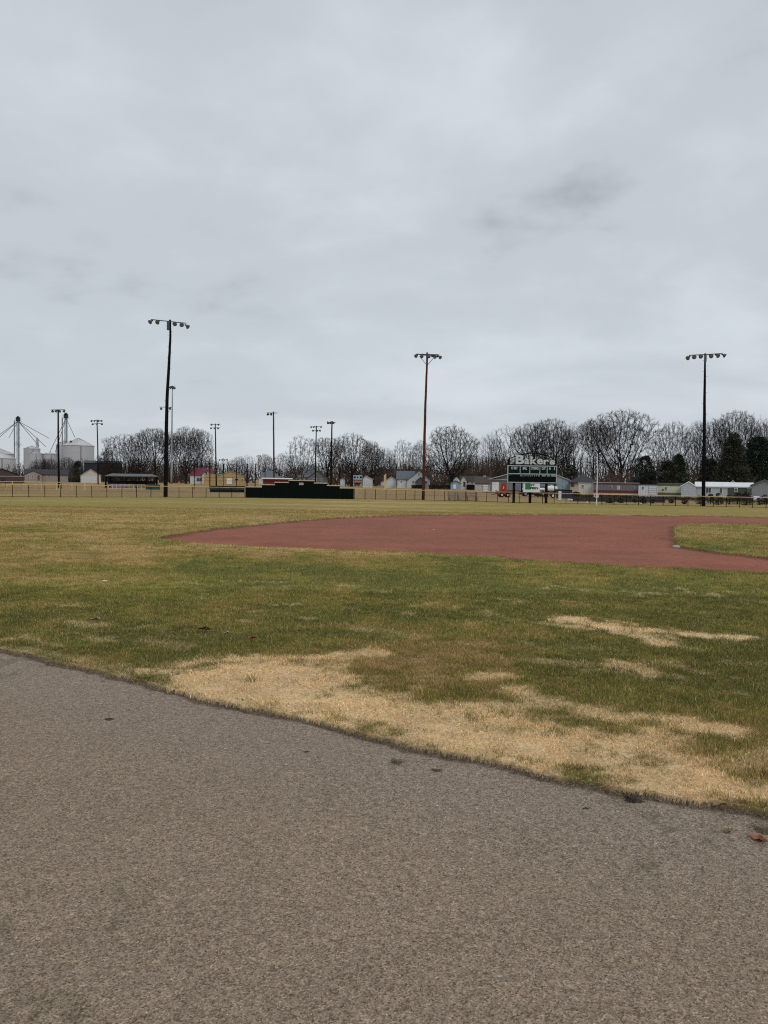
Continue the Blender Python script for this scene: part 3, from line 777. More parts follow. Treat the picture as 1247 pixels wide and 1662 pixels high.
light_pole('floodlight_pole', 'dark floodlight pole beside the grey gabled house, two crossarms', 220, [(512, 786), (512.6, 740), (513.8, 691)], [.19, .17, .14], tarred,
           arms=[((505, 692.8), (522, 692.6)), ((506.5, 698.8), (521, 698.4))], lamps=tiers((505.6, 509.5, 514, 521.3), 693.5)+tiers((508.6, 515, 520), 699.6), lr=0.27, group=G2, armr=.08)
light_pole('floodlight_pole', 'dark floodlight pole with a bare tree close behind it, one crowded crossarm', 150, [(537.3, 790), (538, 740), (539.2, 683.5)], [.16, .15, .12], tarred,
           arms=[((531, 685.6), (545.5, 685.4))], lamps=tiers((533, 536.2, 541.5), 687), lr=0.25, group=G2, armr=.06)
light_pole('floodlight_pole', 'tiny far floodlight pole left of the red dugout pole', 330, [(420.5, 775), (420.5, 755), (420.4, 738.5)], [.17, .15, .13], tarred,
           arms=[((417, 739.8), (423.5, 739.5))], lamps=tiers((417.6, 422.6), 740.8), lr=0.26, group=G2, armr=.09)
light_pole('floodlight_pole', 'tiny far floodlight pole behind the yellow building roof, wide crossarm', 330, [(362.5, 775), (362.5, 755), (362.4, 743.5)], [.17, .15, .13], tarred,
           arms=[((355.5, 746), (369.5, 745.8))], lamps=tiers((357, 361, 365, 369), 747.2), lr=0.28, group=G2, armr=.09)
def plain_pole(name, label, u, Y, vt, r, m, cat='pole', group=None, pegs=None):
    q = MB(); h = hz(u, vt, Y); q.path([(0, 0, 0), (0.02, 0, h*.5), (0, 0, h)], [r, r*.9, r*.75], 8)
    q.lathe([(0, r*1.1), (r*.8, r*.5)], (0, 0, h), (0, 0, 1), 8)
    o = q.build(name, m, None, loc=(gx(u, Y), Y, ground_z(Y))); return tag(o, label, cat, group)
plain_pole('utility_pole', 'thin bare pole rising behind the dark blue barn', 172.5, 300, 715.5, .12, tarred)
fpole = empty('foul_pole', (gx(969, 77.2), 77.2, ground_z(77.2)), 'white foul pole at the fence with a small number sign', 'foul pole')
hfp = hz(969.5, 737, 77.2)
MB().path([(0, .12, 0), (0, .12, hfp*.5), (-.02, .12, hfp)], [.052, .048, .03], 8).build('pole', white, fpole)
text_part('number', '325', white, fpole, -0.10, -0.06, hz(968, 804.6, 77.2), 0.52, 0.24, .02, .015)
MB().box(-.16, -.05, hz(969, 807.7, 77.2), .12, -.02, hz(969, 806.9, 77.2)).build('sign_bar', white, fpole)
fp2 = empty('foul_pole', (gx(625, 190), 190, FARZ), 'pale yellow double foul pole beside the small white garage', 'foul pole')
for du, vt in ((-1.1, 770.7), (1.0, 769)):
    MB().box(du*190/F-.12, -.08, 0, du*190/F+.12, .08, hz(625, vt, 190)).build('pole', paleyellow, fp2)

# ------------------------------------------------------------------ scoreboard
YS = 81.5
sx = lambda u: pt(u, 780, YS)[0]
xs0 = sx(864); sb = empty('scoreboard', (xs0, YS, ground_z(YS)), 'dark green baseball scoreboard on black posts with white lettering and arched top frame', 'scoreboard')
X = lambda u: sx(u)-xs0
Zb = lambda u, v: pt(u, v, YS)[2]-ground_z(YS)
ROLLT = math.tan(ROLL)
def zc(v): return Zb(864, v)                      # rows read at the board's middle column
green_b = mat('board_green', (0.004, 0.016, 0.014), 0.8, 0.15, 1.5, spec=.08)
black_b = mat('board_black', (0.003, 0.006, 0.007), 0.8, 0.2, 1.5, spec=.08)
trimm = mat('board_trim', (0.36, 0.42, 0.42), 0.5, 0.1, 2)
x0, x1 = X(824), X(903)
zt, zm, zb_ = zc(756.3), zc(769.3), zc(783.2)
MB().box(x0, -.10, zm+.02, x1, .10, zt).build('upper_panel', green_b, sb)
MB().box(x0, -.10, zb_, x1, .10, zm-.02).build('lower_panel', black_b, sb)
tr = MB()
for z in (zt, zm, zb_): tr.box(x0-.04, -.125, z-.045, x1+.04, .125, z+.045)
for u in (824, 903): tr.box(X(u)-.045, -.122, zb_+.05, X(u)+.045, .12, zt-.05)
for u in (843.8, 859.5, 875.8, 887.6): tr.box(X(u)-.035, -.122, zm+.05, X(u)+.035, -.105, zt-.05)
tr.build('trim', trimm, sb)
for u, r in ((835.2, .12), (861.3, .10), (888, .12)):
    MB().box(X(u)-r, .12, -.1, X(u)+r, .12+2*r, zt-.1).build('post', darkm, sb)
q = MB(); q.box(X(901.6)-.05, .12, zc(799), X(901.6)+.05, .2, zb_-.06); q.box(X(847.5)-.05, .12, zc(799), X(847.5)+.05, .2, zb_-.06)
q.box(X(824), .12, zc(784.8), X(903), .2, zc(784.0)); q.box(X(824), .12, zc(797.2), X(847), .2, zc(796.4)); q.box(X(877), .12, zc(797.2), X(903), .2, zc(796.4))
q.build('lower_frame', darkm, sb)
zh1, zh2 = zc(757.9), zc(762.3); zh = (zh1+zh2)/2; hh = zh1-zh2
lw = mat('white_lettering', (0.52, 0.56, 0.57), 0.6, 0.06, 2)
for s_, ua, ub in (('AT BAT', 829, 839.5), ('BALL', 848, 855), ('STRIKE', 862, 873.5), ('OUT', 878.8, 885), ('H', 890.6, 893), ('E', 898.6, 900.4)):
    text_part('lettering', s_, lw, sb, (X(ua)+X(ub))/2, -.112, zh, X(ub)-X(ua), hh, .015, .03)
zr = zc(771.9); hr = (zc(770.6)-zc(773.3))
text_part('lettering', 'GUEST', mat('dim_lettering', (0.09, 0.12, 0.12), 0.7, 0.1), sb, X(828), -.112, zc(770.9), X(830.8)-X(825.6), hr*.6, .015, .02)
for i in range(10):
    u = 845.3+3.2*i+(.4 if i == 9 else 0)
    text_part('lettering', str(i+1), lw, sb, X(u), -.112, zr, (X(1.5)-X(0))*(1.3 if i == 9 else .75), hr, .015, .02)
for s_, ua, ub in (('RUNS', 879.3, 885.2), ('HITS', 887.4, 892.4), ('ERRORS', 894.5, 902)):
    text_part('lettering', s_, lw, sb, (X(ua)+X(ub))/2, -.112, zr, X(ub)-X(ua), hr*.8, .015, .03)
# arched frame and script sign above
q = MB(); A = []
for i in range(25):
    t = i/24; u = 824.2+(902.4-824.2)*t
    A.append((X(u), 0, zc(746.5)+(zc(735.6)-zc(746.5))*math.sin(math.pi*(0.0+t))**0.85))
q.path(A, [.06]*25, 6)
for u in (824.2, 902.4): q.path([(X(u), 0, zt), (X(u), 0, zc(746.5))], [.05, .05], 6)
q.box(X(824), -.05, zc(755.2), X(903), .05, zc(753.9)); q.build('arch_frame', darkm, sb)
for ch, ua, ub, vt_ in (('B', 836.6, 850.2, 738.7), ('a', 850.6, 858.4, 744.0), ('k', 860.3, 870.8, 741.3), ('e', 871.2, 880.6, 744.2), ('r', 881.6, 889.8, 746.0), ("'", 888.6, 890.6, 746.0), ('s', 891.8, 900.4, 746.6)):
    hgt = zc(vt_)-zc(753.6) if ch != "'" else zc(746.2)-zc(749)
    z_ = (zc(vt_)+zc(753.6))/2 if ch != "'" else zc(747.6)
    text_part('lettering', ch, lw, sb, (X(ua)+X(ub))/2, -.03, z_, X(ub)-X(ua), hgt, .04, .03)
# bank advertisement hung under the board
ad = empty('advertising_sign', (X(862.7)+xs0, YS-.16, ground_z(YS)), 'white sign under the scoreboard with a large green numeral one', 'sign')
xa = X(862.7)
MB().box(X(849.3)-xa, -.03, zc(798.8), X(876.3)-xa, .03, zc(784.6)).build('board', whitemetal, ad)
text_part('numeral', '1', mat('sign_green', (0.02, 0.19, 0.07), 0.6, 0.1), ad, X(856.6)-xa, -.034, zc(789.3), X(860)-X(851.8), zc(783.9)-zc(794.2), .02, .03)
text_part('lettering', 'ST', darkm, ad, X(864.2)-xa, -.034, zc(787.3), X(867.6)-X(860.8), zc(785.9)-zc(788.8), .02, .03)
text_part('lettering', 'FED', darkm, ad, X(866.8)-xa, -.034, zc(792.2), X(873.4)-X(860.4), zc(790.6)-zc(793.8), .02, .04)

# ------------------------------------------------------------------ bleachers behind the right fence
yb = Yat(752, 813)+2.0; xb0 = gx(752.5, yb)
bl = empty('bleachers', (xb0, yb, ground_z(yb)), 'weathered wooden plank bleachers facing away behind the fence', 'bleachers')
bw = (778-728)*yb/F; woodw = mat('weathered_plank', (0.27, 0.205, 0.175), 0.9, 0.2, 3)
for i in range(5):
    h = 0.18+0.20*i
    MB().box(-bw/2, i*.42, h-.03, bw/2, i*.42+.05, h-.002).build('riser', woodw, bl)
    MB().box(-bw/2, i*.42, h, bw/2, i*.42+.24, h+.045).build('seat_plank', woodw, bl)
    MB().box(-bw/2+.1, i*.42-.2, h-.10, bw/2-.1, i*.42-.05, h-.065).build('foot_plank', woodw, bl)
for k in range(4):
    xx = -bw/2+.2+k*(bw-.4)/3; q = MB()
    q.tube((xx, -.1, 0), (xx, 2.0, .95), .03, n=5)
    for i in range(5): q.tube((xx, i*.42+.1, 0), (xx, i*.42+.1, .16+.20*i), .025, n=5)
    q.build('support_frame', dkmetal, bl)

# ------------------------------------------------------------------ buildings
class B:
    """a building whose front faces the field; x runs right, z up, front wall at y = 0"""
    def __init__(s, name, label, cat, u0, u1, Y, depth, rz=0.0, group=None):
        s.Y = Y; s.u0, s.u1 = u0, u1; s.xa, s.xb = gx(u0, Y), gx(u1, Y); s.xc = (s.xa+s.xb)/2
        s.w = s.xb-s.xa; s.d = depth
        th = 0.0 if depth < .5 else math.atan2(s.xc, Y)
        s.root = empty(name, (s.xc, Y, FARZ), label, cat, group, rz-th)
        s.root.scale = (math.cos(th), 1, 1)
        s.k = Y/F
    def x(s, u): return gx(u, s.Y)-s.xc
    def z(s, v, u=None): return hz((s.u0+s.u1)/2 if u is None else u, v, s.Y)
    def eaves(s, vt_eave, vt_ridge, wm, rm, over=0.35, x0=None, x1=None, hip=0.0, y0=0.0, name='roof'):
        """ridge parallel to the front; slopes face the field"""
        a = -s.w/2 if x0 is None else x0; b = s.w/2 if x1 is None else x1; e = s.z(vt_eave); r = s.z(vt_ridge); d = s.d
        MB().prism([(y0, 0), (y0+d, 0), (y0+d, e), (y0+d/2, r-.1), (y0, e)] if not hip else [(y0, 0), (y0+d, 0), (y0+d, e), (y0, e)], 'x', a, b).build('wall', wm, s.root)
        a -= over; b += over; t = .14; y_a, y_b, ym = y0-over, y0+d+over, y0+d/2
        sl = (r-e)/(d/2); ea = e-sl*over
        q = MB()
        q.add([(a, y_a, ea), (b, y_a, ea), (b, y_b, ea), (a, y_b, ea), (a+hip, ym, r), (b-hip, ym, r),
               (a, y_a, ea+t), (b, y_a, ea+t), (b, y_b, ea+t), (a, y_b, ea+t), (a+hip, ym, r+t), (b-hip, ym, r+t)],
              [(0, 4, 5, 1), (3, 2, 5, 4), (6, 7, 11, 10), (8, 9, 10, 11), (0, 1, 7, 6), (2, 3, 9, 8), (1, 2, 8, 7), (3, 0, 6, 9)]
              + [(0, 3, 4), (2, 1, 5), (6, 10, 9), (7, 8, 11)])
        return q.build(name, rm, s.root)
    def gable(s, vt_eave, vt_apex, wm, rm, over=0.25, x0=None, x1=None, y0=0.0, d=None, apex=None, name='roof'):
        """gable end faces the field"""
        a = -s.w/2 if x0 is None else x0; b = s.w/2 if x1 is None else x1; d = s.d if d is None else d
        e = s.z(vt_eave); r = s.z(vt_apex); m = (a+b)/2 if apex is None else apex
        MB().prism([(a, 0), (b, 0), (b, e), (m, r), (a, e)], 'y', y0, y0+d).build('wall', wm, s.root)
        t = .13; q = MB()
        for p, sg_ in ((a, -1), (b, 1)):
            sl = (r-e)/abs(m-p); po = p+sg_*over; eo = e-sl*over
            pl = [(m, r+.003), (m, r+t), (po, eo+t), (po, eo+.003)]
            if sg_ > 0: pl = pl[::-1]
            q.prism(pl, 'y', y0-over, y0+d+over)
        return q.build(name, rm, s.root)
    def flat(s, vt, wm, rm=None, x0=None, x1=None, y0=0.0, d=None, base=0.0, cap=.12, over=.1, part='wall'):
        a = -s.w/2 if x0 is None else x0; b = s.w/2 if x1 is None else x1; d = s.d if d is None else d; e = s.z(vt)
        MB().box(a, y0, base, b, y0+d, e).build(part, wm, s.root)
        if rm: MB().box(a-over, y0-over, e, b+over, y0+d+over, e+cap).build('roof', rm, s.root)
    def win(s, u0, u1, v0, v1, fm=None, gm=None, y=0.0, kind='window', shut=None):
        a, b = s.x(u0), s.x(u1); zt_, zb2 = s.z(v0), s.z(v1); fm = fm or white; f = .09
        f = min(.09, (b-a)*.16)
        o = MB().box(a, y-.06, zb2, b, y-.005, zt_).build(kind, fm, s.root)
        if kind == 'window':
            MB().box(a+f, y-.085, zb2+f, (a+b)/2-f*.3, y-.0625, zt_-f).box((a+b)/2+f*.3, y-.085, zb2+f, b-f, y-.0625, zt_-f).build('pane', gm or glassm, o)
        elif kind == 'garage_door':
            q = MB()
            for i in range(4): 
                h = (zt_-zb2)/4; q.box(a+.05, y-.08, zb2+i*h+.03, b-.05, y-.0625, zb2+(i+1)*h-.03)
            q.build('door_panels', gm or fm, o)
        else:
            MB().box(a+f, y-.08, zb2+.05, b-f, y-.0625, zt_-f).build('door_panel', gm or fm, o)
            MB().tube((b-f*2, y-.08, (zb2+zt_)/2), (b-f*2, y-.12, (zb2+zt_)/2), .035, n=6).build('handle', dkmetal, o)
        return o
    def chimney(s, u, v0, v1, m, y):
        a = s.x(u); MB().box(a-.3, y-.3, s.z(v1), a+.3, y+.3, s.z(v0)).box(a-.36, y-.36, s.z(v0), a+.36, y+.36, s.z(v0)+.12).build('chimney', m, s.root)

rf_dark = mat('dark_shingles', (0.050, 0.047, 0.055), 0.9, 0.2, 2)
rf_grey = mat('grey_shingles', (0.14, 0.15, 0.165), 0.9, 0.15, 2)
rf_blue = mat('grey_blue_shingles', (0.12, 0.14, 0.16), 0.9, 0.15, 2)
rf_brown = mat('brown_shingles', (0.085, 0.062, 0.058), 0.9, 0.15, 2)
rf_white = mat('white_metal_roof', (0.72, 0.74, 0.76), 0.5, 0.05, .5)
rf_silver = mat('silver_metal_roof', (0.42, 0.44, 0.46), 0.5, 0.08, .5)
rf_red = siding('red_metal_roof', (0.21, 0.035, 0.055), .6, True)
w_tan = siding('tan_siding', (0.33, 0.28, 0.25), .25)
w_cream = siding('cream_siding', (0.56, 0.53, 0.44), .25)
w_white = siding('white_siding', (0.58, 0.60, 0.61), .25)
w_yellow = siding('yellow_ribbed_metal', (0.47, 0.33, 0.14), .5, True)
w_navy = siding('dark_blue_ribbed_metal', (0.018, 0.023, 0.036), .6, True)
w_grey = siding('grey_ribbed_metal', (0.19, 0.20, 0.215), .5, True)
w_bluegrey = siding('blue_grey_ribbed_metal', (0.26, 0.34, 0.38), .5, True)
w_pink = siding('pale_shed_boards', (0.48, 0.44, 0.42), .3, True)
w_red = siding('red_boards', (0.20, 0.032, 0.035), .3, True)
w_brown = siding('dark_brown_boards', (0.075, 0.05, 0.045), .3, True)

# left side
b = B('ranch_house', 'long low tan ranch house with dark roof below the grain bins', 'house', 41, 111, 265, 9)
b.eaves(770, 762.3, w_tan, rf_dark)
b.gable(770.4, 764.8, w_tan, rf_dark, x0=b.x(41), x1=b.x(68), y0=-1.6, d=2.0, name='porch_roof')
for a, c in ((46, 48.5), (52, 54.5)): b.win(a, c, 770.8, 777.5, y=-1.6)
b.win(60.6, 65.4, 770.6, 780, mat('door_frame', (.5, .48, .45)), mat('red_brown_door', (0.16, 0.06, 0.05)), y=-1.6, kind='door')
for a, c in ((75, 78), (83, 86.2), (100.5, 104)): b.win(a, c, 770.3, 774.3)
b.win(78.3, 82.7, 770.3, 774.3)
b = B('garage', 'small white gabled garage in front of the dark blue barn', 'garage', 131, 159.5, 245, 8)
b.gable(772, 761.8, w_cream, rf_silver, x1=b.x(164.5)-.1)
b.win(133.5, 156.5, 773.6, 783.8, white, w_white, kind='garage_door')
b = B('barn', 'big dark blue metal barn behind the small white garage', 'barn', 137, 199, 320, 20)
b.eaves(752, 747.6, w_navy, w_navy, over=.2)
b.win(170, 182, 762, 772, darkm, w_navy, kind='garage_door')
b = B('shed', 'low black roofed shed in front of the left grain bin', 'shed', -20, 31, 215, 10)
b.gable(770.3, 761.2, w_brown, darkm, x1=b.x(31), apex=b.x(4))
b = B('brown_outbuilding', 'long low red brown outbuilding left of the ranch house', 'outbuilding', -20, 40, 200, 5)
b.flat(773.5, w_brown, mat('pale_eave', (.38, .3, .27)), cap=.15)
b.win(2, 8, 776, 780, darkm)
b = B('privacy_fence', 'dark board fence between the ranch house and the white garage', 'fence', 111, 131.5, 262, .12)
b.flat(776.5, w_navy, None)
for i in range(4):
    MB().box(b.x(113+i*5.4)-.06, -.1, 0, b.x(113+i*5.4)+.06, -.004, b.z(776)).build('post', darkm, b.root)
# open shelter
YP = 150
b = B('picnic_shelter', 'open sided shelter with long flat grey roof on thin posts', 'shelter', 171, 257, YP, 6.5)
z1 = b.z(773.5); e_ = b.w/2
MB().add([(-e_, 0, z1), (e_, 0, z1-.0), (e_, 6.5, z1), (-e_, 6.5, z1), (-e_+1.2, 3.2, z1+.42), (e_-1.2, 3.2, z1+.42),
          (-e_, 0, z1+.12), (e_, 0, z1+.12), (e_, 6.5, z1+.12), (-e_, 6.5, z1+.12), (-e_+1.2, 3.2, z1+.54), (e_-1.2, 3.2, z1+.54)],
         [(0, 4, 5, 1), (3, 2, 5, 4), (6, 7, 11, 10), (8, 9, 10, 11), (0, 1, 7, 6), (1, 2, 8, 7), (2, 3, 9, 8), (3, 0, 6, 9), (0, 3, 4), (1, 5, 2), (7, 8, 11), (6, 10, 9)]).build('roof', rf_grey, b.root)
for u in (171.5, 178.5, 204.5, 221, 239, 256):
    for y_ in (.2, 6.2):
        MB().box(b.x(u)-.09, y_-.09, 0, b.x(u)+.09, y_+.09, z1+.02).build('post', darkm, b.root)
MB().box(-e_+.3, 6.28, .2, e_-.3, 6.4, 1.35).build('back_wall', w_navy, b.root)
q = MB()
for i in range(5):
    xx = -e_+1.5+i*(b.w-3)/4; q.box(xx-.8, 2.6, .7, xx+.8, 3.4, .76); q.box(xx-.8, 2.1, .42, xx+.8, 2.4, .46); q.box(xx-.8, 3.6, .42, xx+.8, 3.9, .46); q.box(xx-.5, 2.9, 0, xx-.4, 3.1, .7); q.box(xx+.4, 2.9, 0, xx+.5, 3.1, .7)
tb = q.build('picnic_tables', woodw, b.root)
def fence_px(name, label, pts, Y, h, spacing, **kw):
    line = [(gx(u, y_), y_, ground_z(y_), h_) for (u, y_, h_) in pts]
    return fence(line, name, label, spacing, **kw)
fence_px('white_rail_fence', 'low white picket fence in front of the open shelter', [(176, 138, .75), (237, 138, .75)], 138, .8, .75, cap=False, capm=white, pm=white, wire=False, capr=.03, postw=.03)
o = MB().box(-1.15, -.3, 0, 1.15, .3, .78).box(-1.2, -.35, .78, 1.2, .35, .86).build('team_bench_box', mat('dark_green_tarp', (0.012, 0.07, 0.045), .6, .2, 2), None, loc=(gx(248.5, 135), 135, FARZ))
tag(o, 'dark green storage box at the right end of the open shelter', 'box')
# yellow topped fence of the next field, with pads
fence_px('yellow_topped_fence', 'far yellow topped fence left, behind the black one', [(-20, 128, 1.05), (40, 128.5, 1.05), (100, 131, 1.05)], 0, 1, 2.6, wire=False, capm=paleyellow, capr=.05)
for i, (u, v0, v1, wd) in enumerate([(10.5, 786, 792, 1.6), (20.2, 781, 789, 1.3), (38.5, 784, 790.5, 1.0), (41.5, 785, 791.5, 1.0), (57.7, 784, 790.8, 1.0), (67.8, 785, 792, 1.6), (92.2, 785, 792, 2.2), (97.3, 786, 791.5, 1.2), (117, 785, 792.3, 1.8), (137.8, 785, 793, 3.0)]):
    Yp = 118; q = MB(); h = hz(u, v0, Yp); r_ = wd*Yp/F/2
    q.lathe([(0, r_), (h*.9, r_), (h, r_*.6)], (0, 0, 0), (0, 0, 1), 10)
    q.lathe([(0, r_*1.25), (.05, r_*1.25)], (0, 0, 0), (0, 0, 1), 10)
    o = q.build('yellow_bollard', paleyellow, None, loc=(gx(u, Yp), Yp, FARZ))
    tag(o, 'yellow padded post behind the left black fence, '+['first', 'second', 'third', 'fourth', 'fifth', 'sixth', 'seventh', 'eighth', 'ninth', 'tenth'][i]+' from the left edge of the photo', 'post', 'yellow padded posts behind the left fence')
# tall backstop of the next field
bs = empty('backstop_fence', (gx(370, 150), 150, FARZ), 'tall black post backstop netting in front of the yellow building', 'backstop')
bx = lambda u: gx(u, 150)-gx(370, 150)
posts = [(315.5, 751, 1.4, 0), (340, 751, 1.7, .4), (360.7, 752.5, 1.1, 1.5), (381.3, 752.5, 1.3, 1.5), (400.5, 752.5, 1.9, .4), (414.3, 752.5, 1.6, 0), (431.6, 749.5, 1.2, -1)]
for u, v, wpx, y_ in posts:
    MB().tube((bx(u), y_, 0), (bx(u), y_, hz(u, v, 150)), wpx*150/F/2, n=8).build('post', darkm, bs)
q = MB()
for v in (753, 765.5, 774.5, 779.5):
    q.path([(bx(u), y_, hz(u, v, 150)) for u, _, _, y_ in posts[:6 if v > 753 else 6]], [.022]*6, 4)
for i in range(60):
    u = 315.5+i*(414.3-315.5)/59; yy_ = np.interp(u, [p[0] for p in posts], [p[3] for p in posts]); q.path([(bx(u), yy_, 0), (bx(u), yy_, hz(u, 753, 150))], [.008]*2, 3)
for i in range(16):
    v = 753+i*2.2; q.path([(bx(u), y_, hz(u, v, 150)) for u, _, _, y_ in posts[:6]], [.008]*6, 3)
q.build('netting', wirem, bs)
b = B('red_roofed_house', 'white house with red metal roof left of the yellow building', 'house', 309, 345, 270, 9)
b.eaves(771, 760.5, w_white, rf_red)
b.gable(770, 764, w_white, rf_red, x0=b.x(328), x1=b.x(343.5), y0=-1.2, d=1.5, name='dormer_roof')
b.win(319, 328.5, 775.5, 781.5); b.win(333.5, 336.5, 765.5, 769, darkm, y=-1.2)
b = B('yellow_building', 'mustard yellow metal building with low gable and white door', 'building', 352, 397, 235, 14)
b.gable(772.5, 764.8, w_yellow, rf_silver)
b.flat(770.5, w_yellow, rf_silver, x0=b.x(331.5), x1=b.x(352)-.02, y0=.5, d=8)
b.win(368, 376.5, 776.2, 786, white, white, kind='door'); b.win(356.5, 360, 776.2, 778.2); b.win(380.5, 388, 775.8, 779.6); b.win(391.5, 395.5, 776, 779.5)
b = B('field_dugout', 'white roofed red dugout behind the left end of the green wall', 'dugout', 424.5, 475, 128, 3)
b.flat(777.6, w_red, None, x0=b.x(427))
MB().prism([(-.6, b.z(777.6)), (3.3, b.z(777.6)-.05), (3.3, b.z(775.6)), (-.6, b.z(776.2))], 'x', b.x(424.6), b.x(475)).build('roof', rf_white, b.root)
MB().box(b.x(424.9), 0, 0, b.x(426.4), .3, b.z(777.8)).build('post', white, b.root)
b = B('low_dugout', 'low dark dugout with blue green bench behind the left fence', 'dugout', 341, 397, 120, 1.6)
b.flat(790, mat('blue_green_paint', (0.02, 0.05, 0.045), .6, .2, 1), darkm, base=.18, y0=.3, d=.3)
MB().box(-b.w/2, -.15, 0, b.w/2, .25, .38).build('bench', darkm, b.root)
b = B('grey_house', 'grey roofed house behind the red dugout', 'house', 420, 455, 290, 9)
b.eaves(775, 765, w_white, rf_grey, hip=3); b.win(432, 437, 776, 780)
b = B('grey_gabled_house', 'grey house with broad gable behind the green wall', 'house', 498, 532, 260, 10)
b.gable(776, 763.8, siding('grey_siding', (.17, .17, .18), .25), rf_blue, over=.4)
b.eaves(774, 761.2, w_tan, rf_grey, x0=b.x(486), x1=b.x(517), y0=3, hip=2, name='rear_roof'); b.win(508, 514, 777, 781); b.win(520, 524, 777, 781)
b = B('pale_shed', 'tiny pale shed among the tree trunks right of the grey gabled house', 'shed', 552, 560, 250, 4)
b.gable(778.5, 775.5, w_white, rf_grey); b.win(554, 557.5, 780, 786.5, kind='door')
# small scoreboard of the next field
s2 = B('small_scoreboard', 'small pale blue scoreboard with dark number boxes on legs', 'scoreboard', 573.3, 588, 215, .3)
MB().box(-s2.w/2, 0, s2.z(778.4), s2.w/2, .25, s2.z(771.3)).build('panel', mat('pale_blue_panel', (0.30, 0.42, 0.50), .5, .1, 1), s2.root)
for a, c in ((574.2, 577.2), (579.6, 581.4), (584, 587.4)):
    MB().box(s2.x(a), -.04, s2.z(776.2), s2.x(c), -.004, s2.z(773.2)).build('number_box', darkm, s2.root)
MB().box(s2.x(575.5), 0, s2.z(783.2), s2.x(585.8), .2, s2.z(780)).build('lower_panel', mat('faded_red_panel', (.42, .20, .19), .6, .2, 1), s2.root)
for u in (574, 587.3): MB().box(s2.x(u)-.12, .26, 0, s2.x(u)+.12, .5, s2.z(772)).build('leg', galv, s2.root)
b = B('white_shed', 'white shed with a wide door right of the small scoreboard', 'shed', 589, 604.8, 225, 6)
b.gable(777.8, 772.3, w_white, rf_silver, apex=b.x(593.5)); b.win(592, 602.5, 780, 788.5, mat('grey_door_frame', (.3, .3, .3)), w_white, kind='garage_door')
b = B('long_barn', 'long low dark brown roofed barn behind the white house', 'barn', 607, 690, 330, 16)
b.eaves(771, 761.0, w_brown, rf_brown, over=.2)
b = B('small_garage', 'small white gabled garage left of the white house', 'garage', 627, 643.5, 225, 6)
b.gable(779.5, 774, w_white, rf_silver); b.win(629, 641, 783, 789, white, w_white, kind='garage_door')
b = B('garden_shed', 'tiny pink shed behind the pale yellow foul pole', 'shed', 618, 626.5, 228, 3)
b.gable(782.5, 780, w_pink, rf_brown); b.win(621, 624, 784, 788.5, kind='door')
b = B('white_house', 'white house with grey roof behind the red brown pole', 'house', 645, 698, 222, 9)
b.eaves(777.5, 765, w_white, rf_blue, x1=b.x(672))
b.gable(779.5, 764, w_white, rf_blue, x0=b.x(661), x1=b.x(698), y0=-1.0, d=9, over=.3, apex=b.x(680.5))
b.win(678.2, 681, 767.5, 772.5, y=-1.0); b.win(669, 672.2, 779.5, 785, y=-1.0); b.win(650, 652.5, 780.5, 784)
b.gable(781.2, 774.8, mat('porch_shade_paint', (.10, .11, .11)), rf_dark, x0=b.x(675), x1=b.x(690), y0=-3.0, d=1.95, name='porch_roof')
b.win(691, 694, 780, 785, y=-1.0)
b = B('blue_shed', 'pale blue garden shed right of the big round tree', 'shed', 731.5, 748, 195, 4)
b.gable(784.3, 780.5, siding('pale_blue_boards', (.27, .36, .42), .3, True), rf_blue); b.win(736, 740, 786.5, 793.5, kind='door')
b = B('gazebo', 'white gazebo roof behind the pale blue shed', 'gazebo', 735.5, 746, 215, 3)
z0 = b.z(781.5); q = MB(); q.lathe([(0, b.w*.62), (b.z(777)-z0, b.w*.28), (b.z(776.6)-z0, b.w*.30), (b.z(774.6)-z0, .05)], (0, 1.5, z0), (0, 0, 1), 8); q.build('roof', whitemetal, b.root)
for i in range(8):
    a = i*math.pi/4+.39; MB().tube((math.cos(a)*b.w*.48, 1.5+math.sin(a)*b.w*.48, 0), (math.cos(a)*b.w*.48, 1.5+math.sin(a)*b.w*.48, z0+.05), .08, n=6).build('post', white, b.root)
b = B('cream_house', 'cream house with dark roof between the blue shed and the pale shed', 'house', 748, 785, 205, 9)
b.eaves(780.5, 773.2, w_cream, rf_dark)
b.gable(781, 772.3, w_cream, rf_dark, x0=b.x(747.5), x1=b.x(758), y0=-1.2, d=1.5, name='wing_roof'); b.win(752.3, 755.5, 782, 790, darkm, y=-1.2); b.win(764, 769, 782, 785.5)
b.chimney(787, 772.5, 776, white, 4)
MB().box(b.x(757.5), -1.8, 0, b.x(770.5), -1.3, b.z(786.5)).build('porch_lattice', darkm, b.root)
b = B('storage_shed', 'pale shed with brown roof beside the grey metal building', 'shed', 771.5, 795, 172, 5)
b.eaves(784.5, 774.5, w_pink, rf_brown, over=.2); b.win(784, 792.5, 786.5, 797.5, darkm, white, kind='garage_door')
b = B('tan_annex', 'dull orange roof edge of a house behind the shed', 'house', 786, 796, 200, 6)
b.flat(778, w_tan, rf_brown)
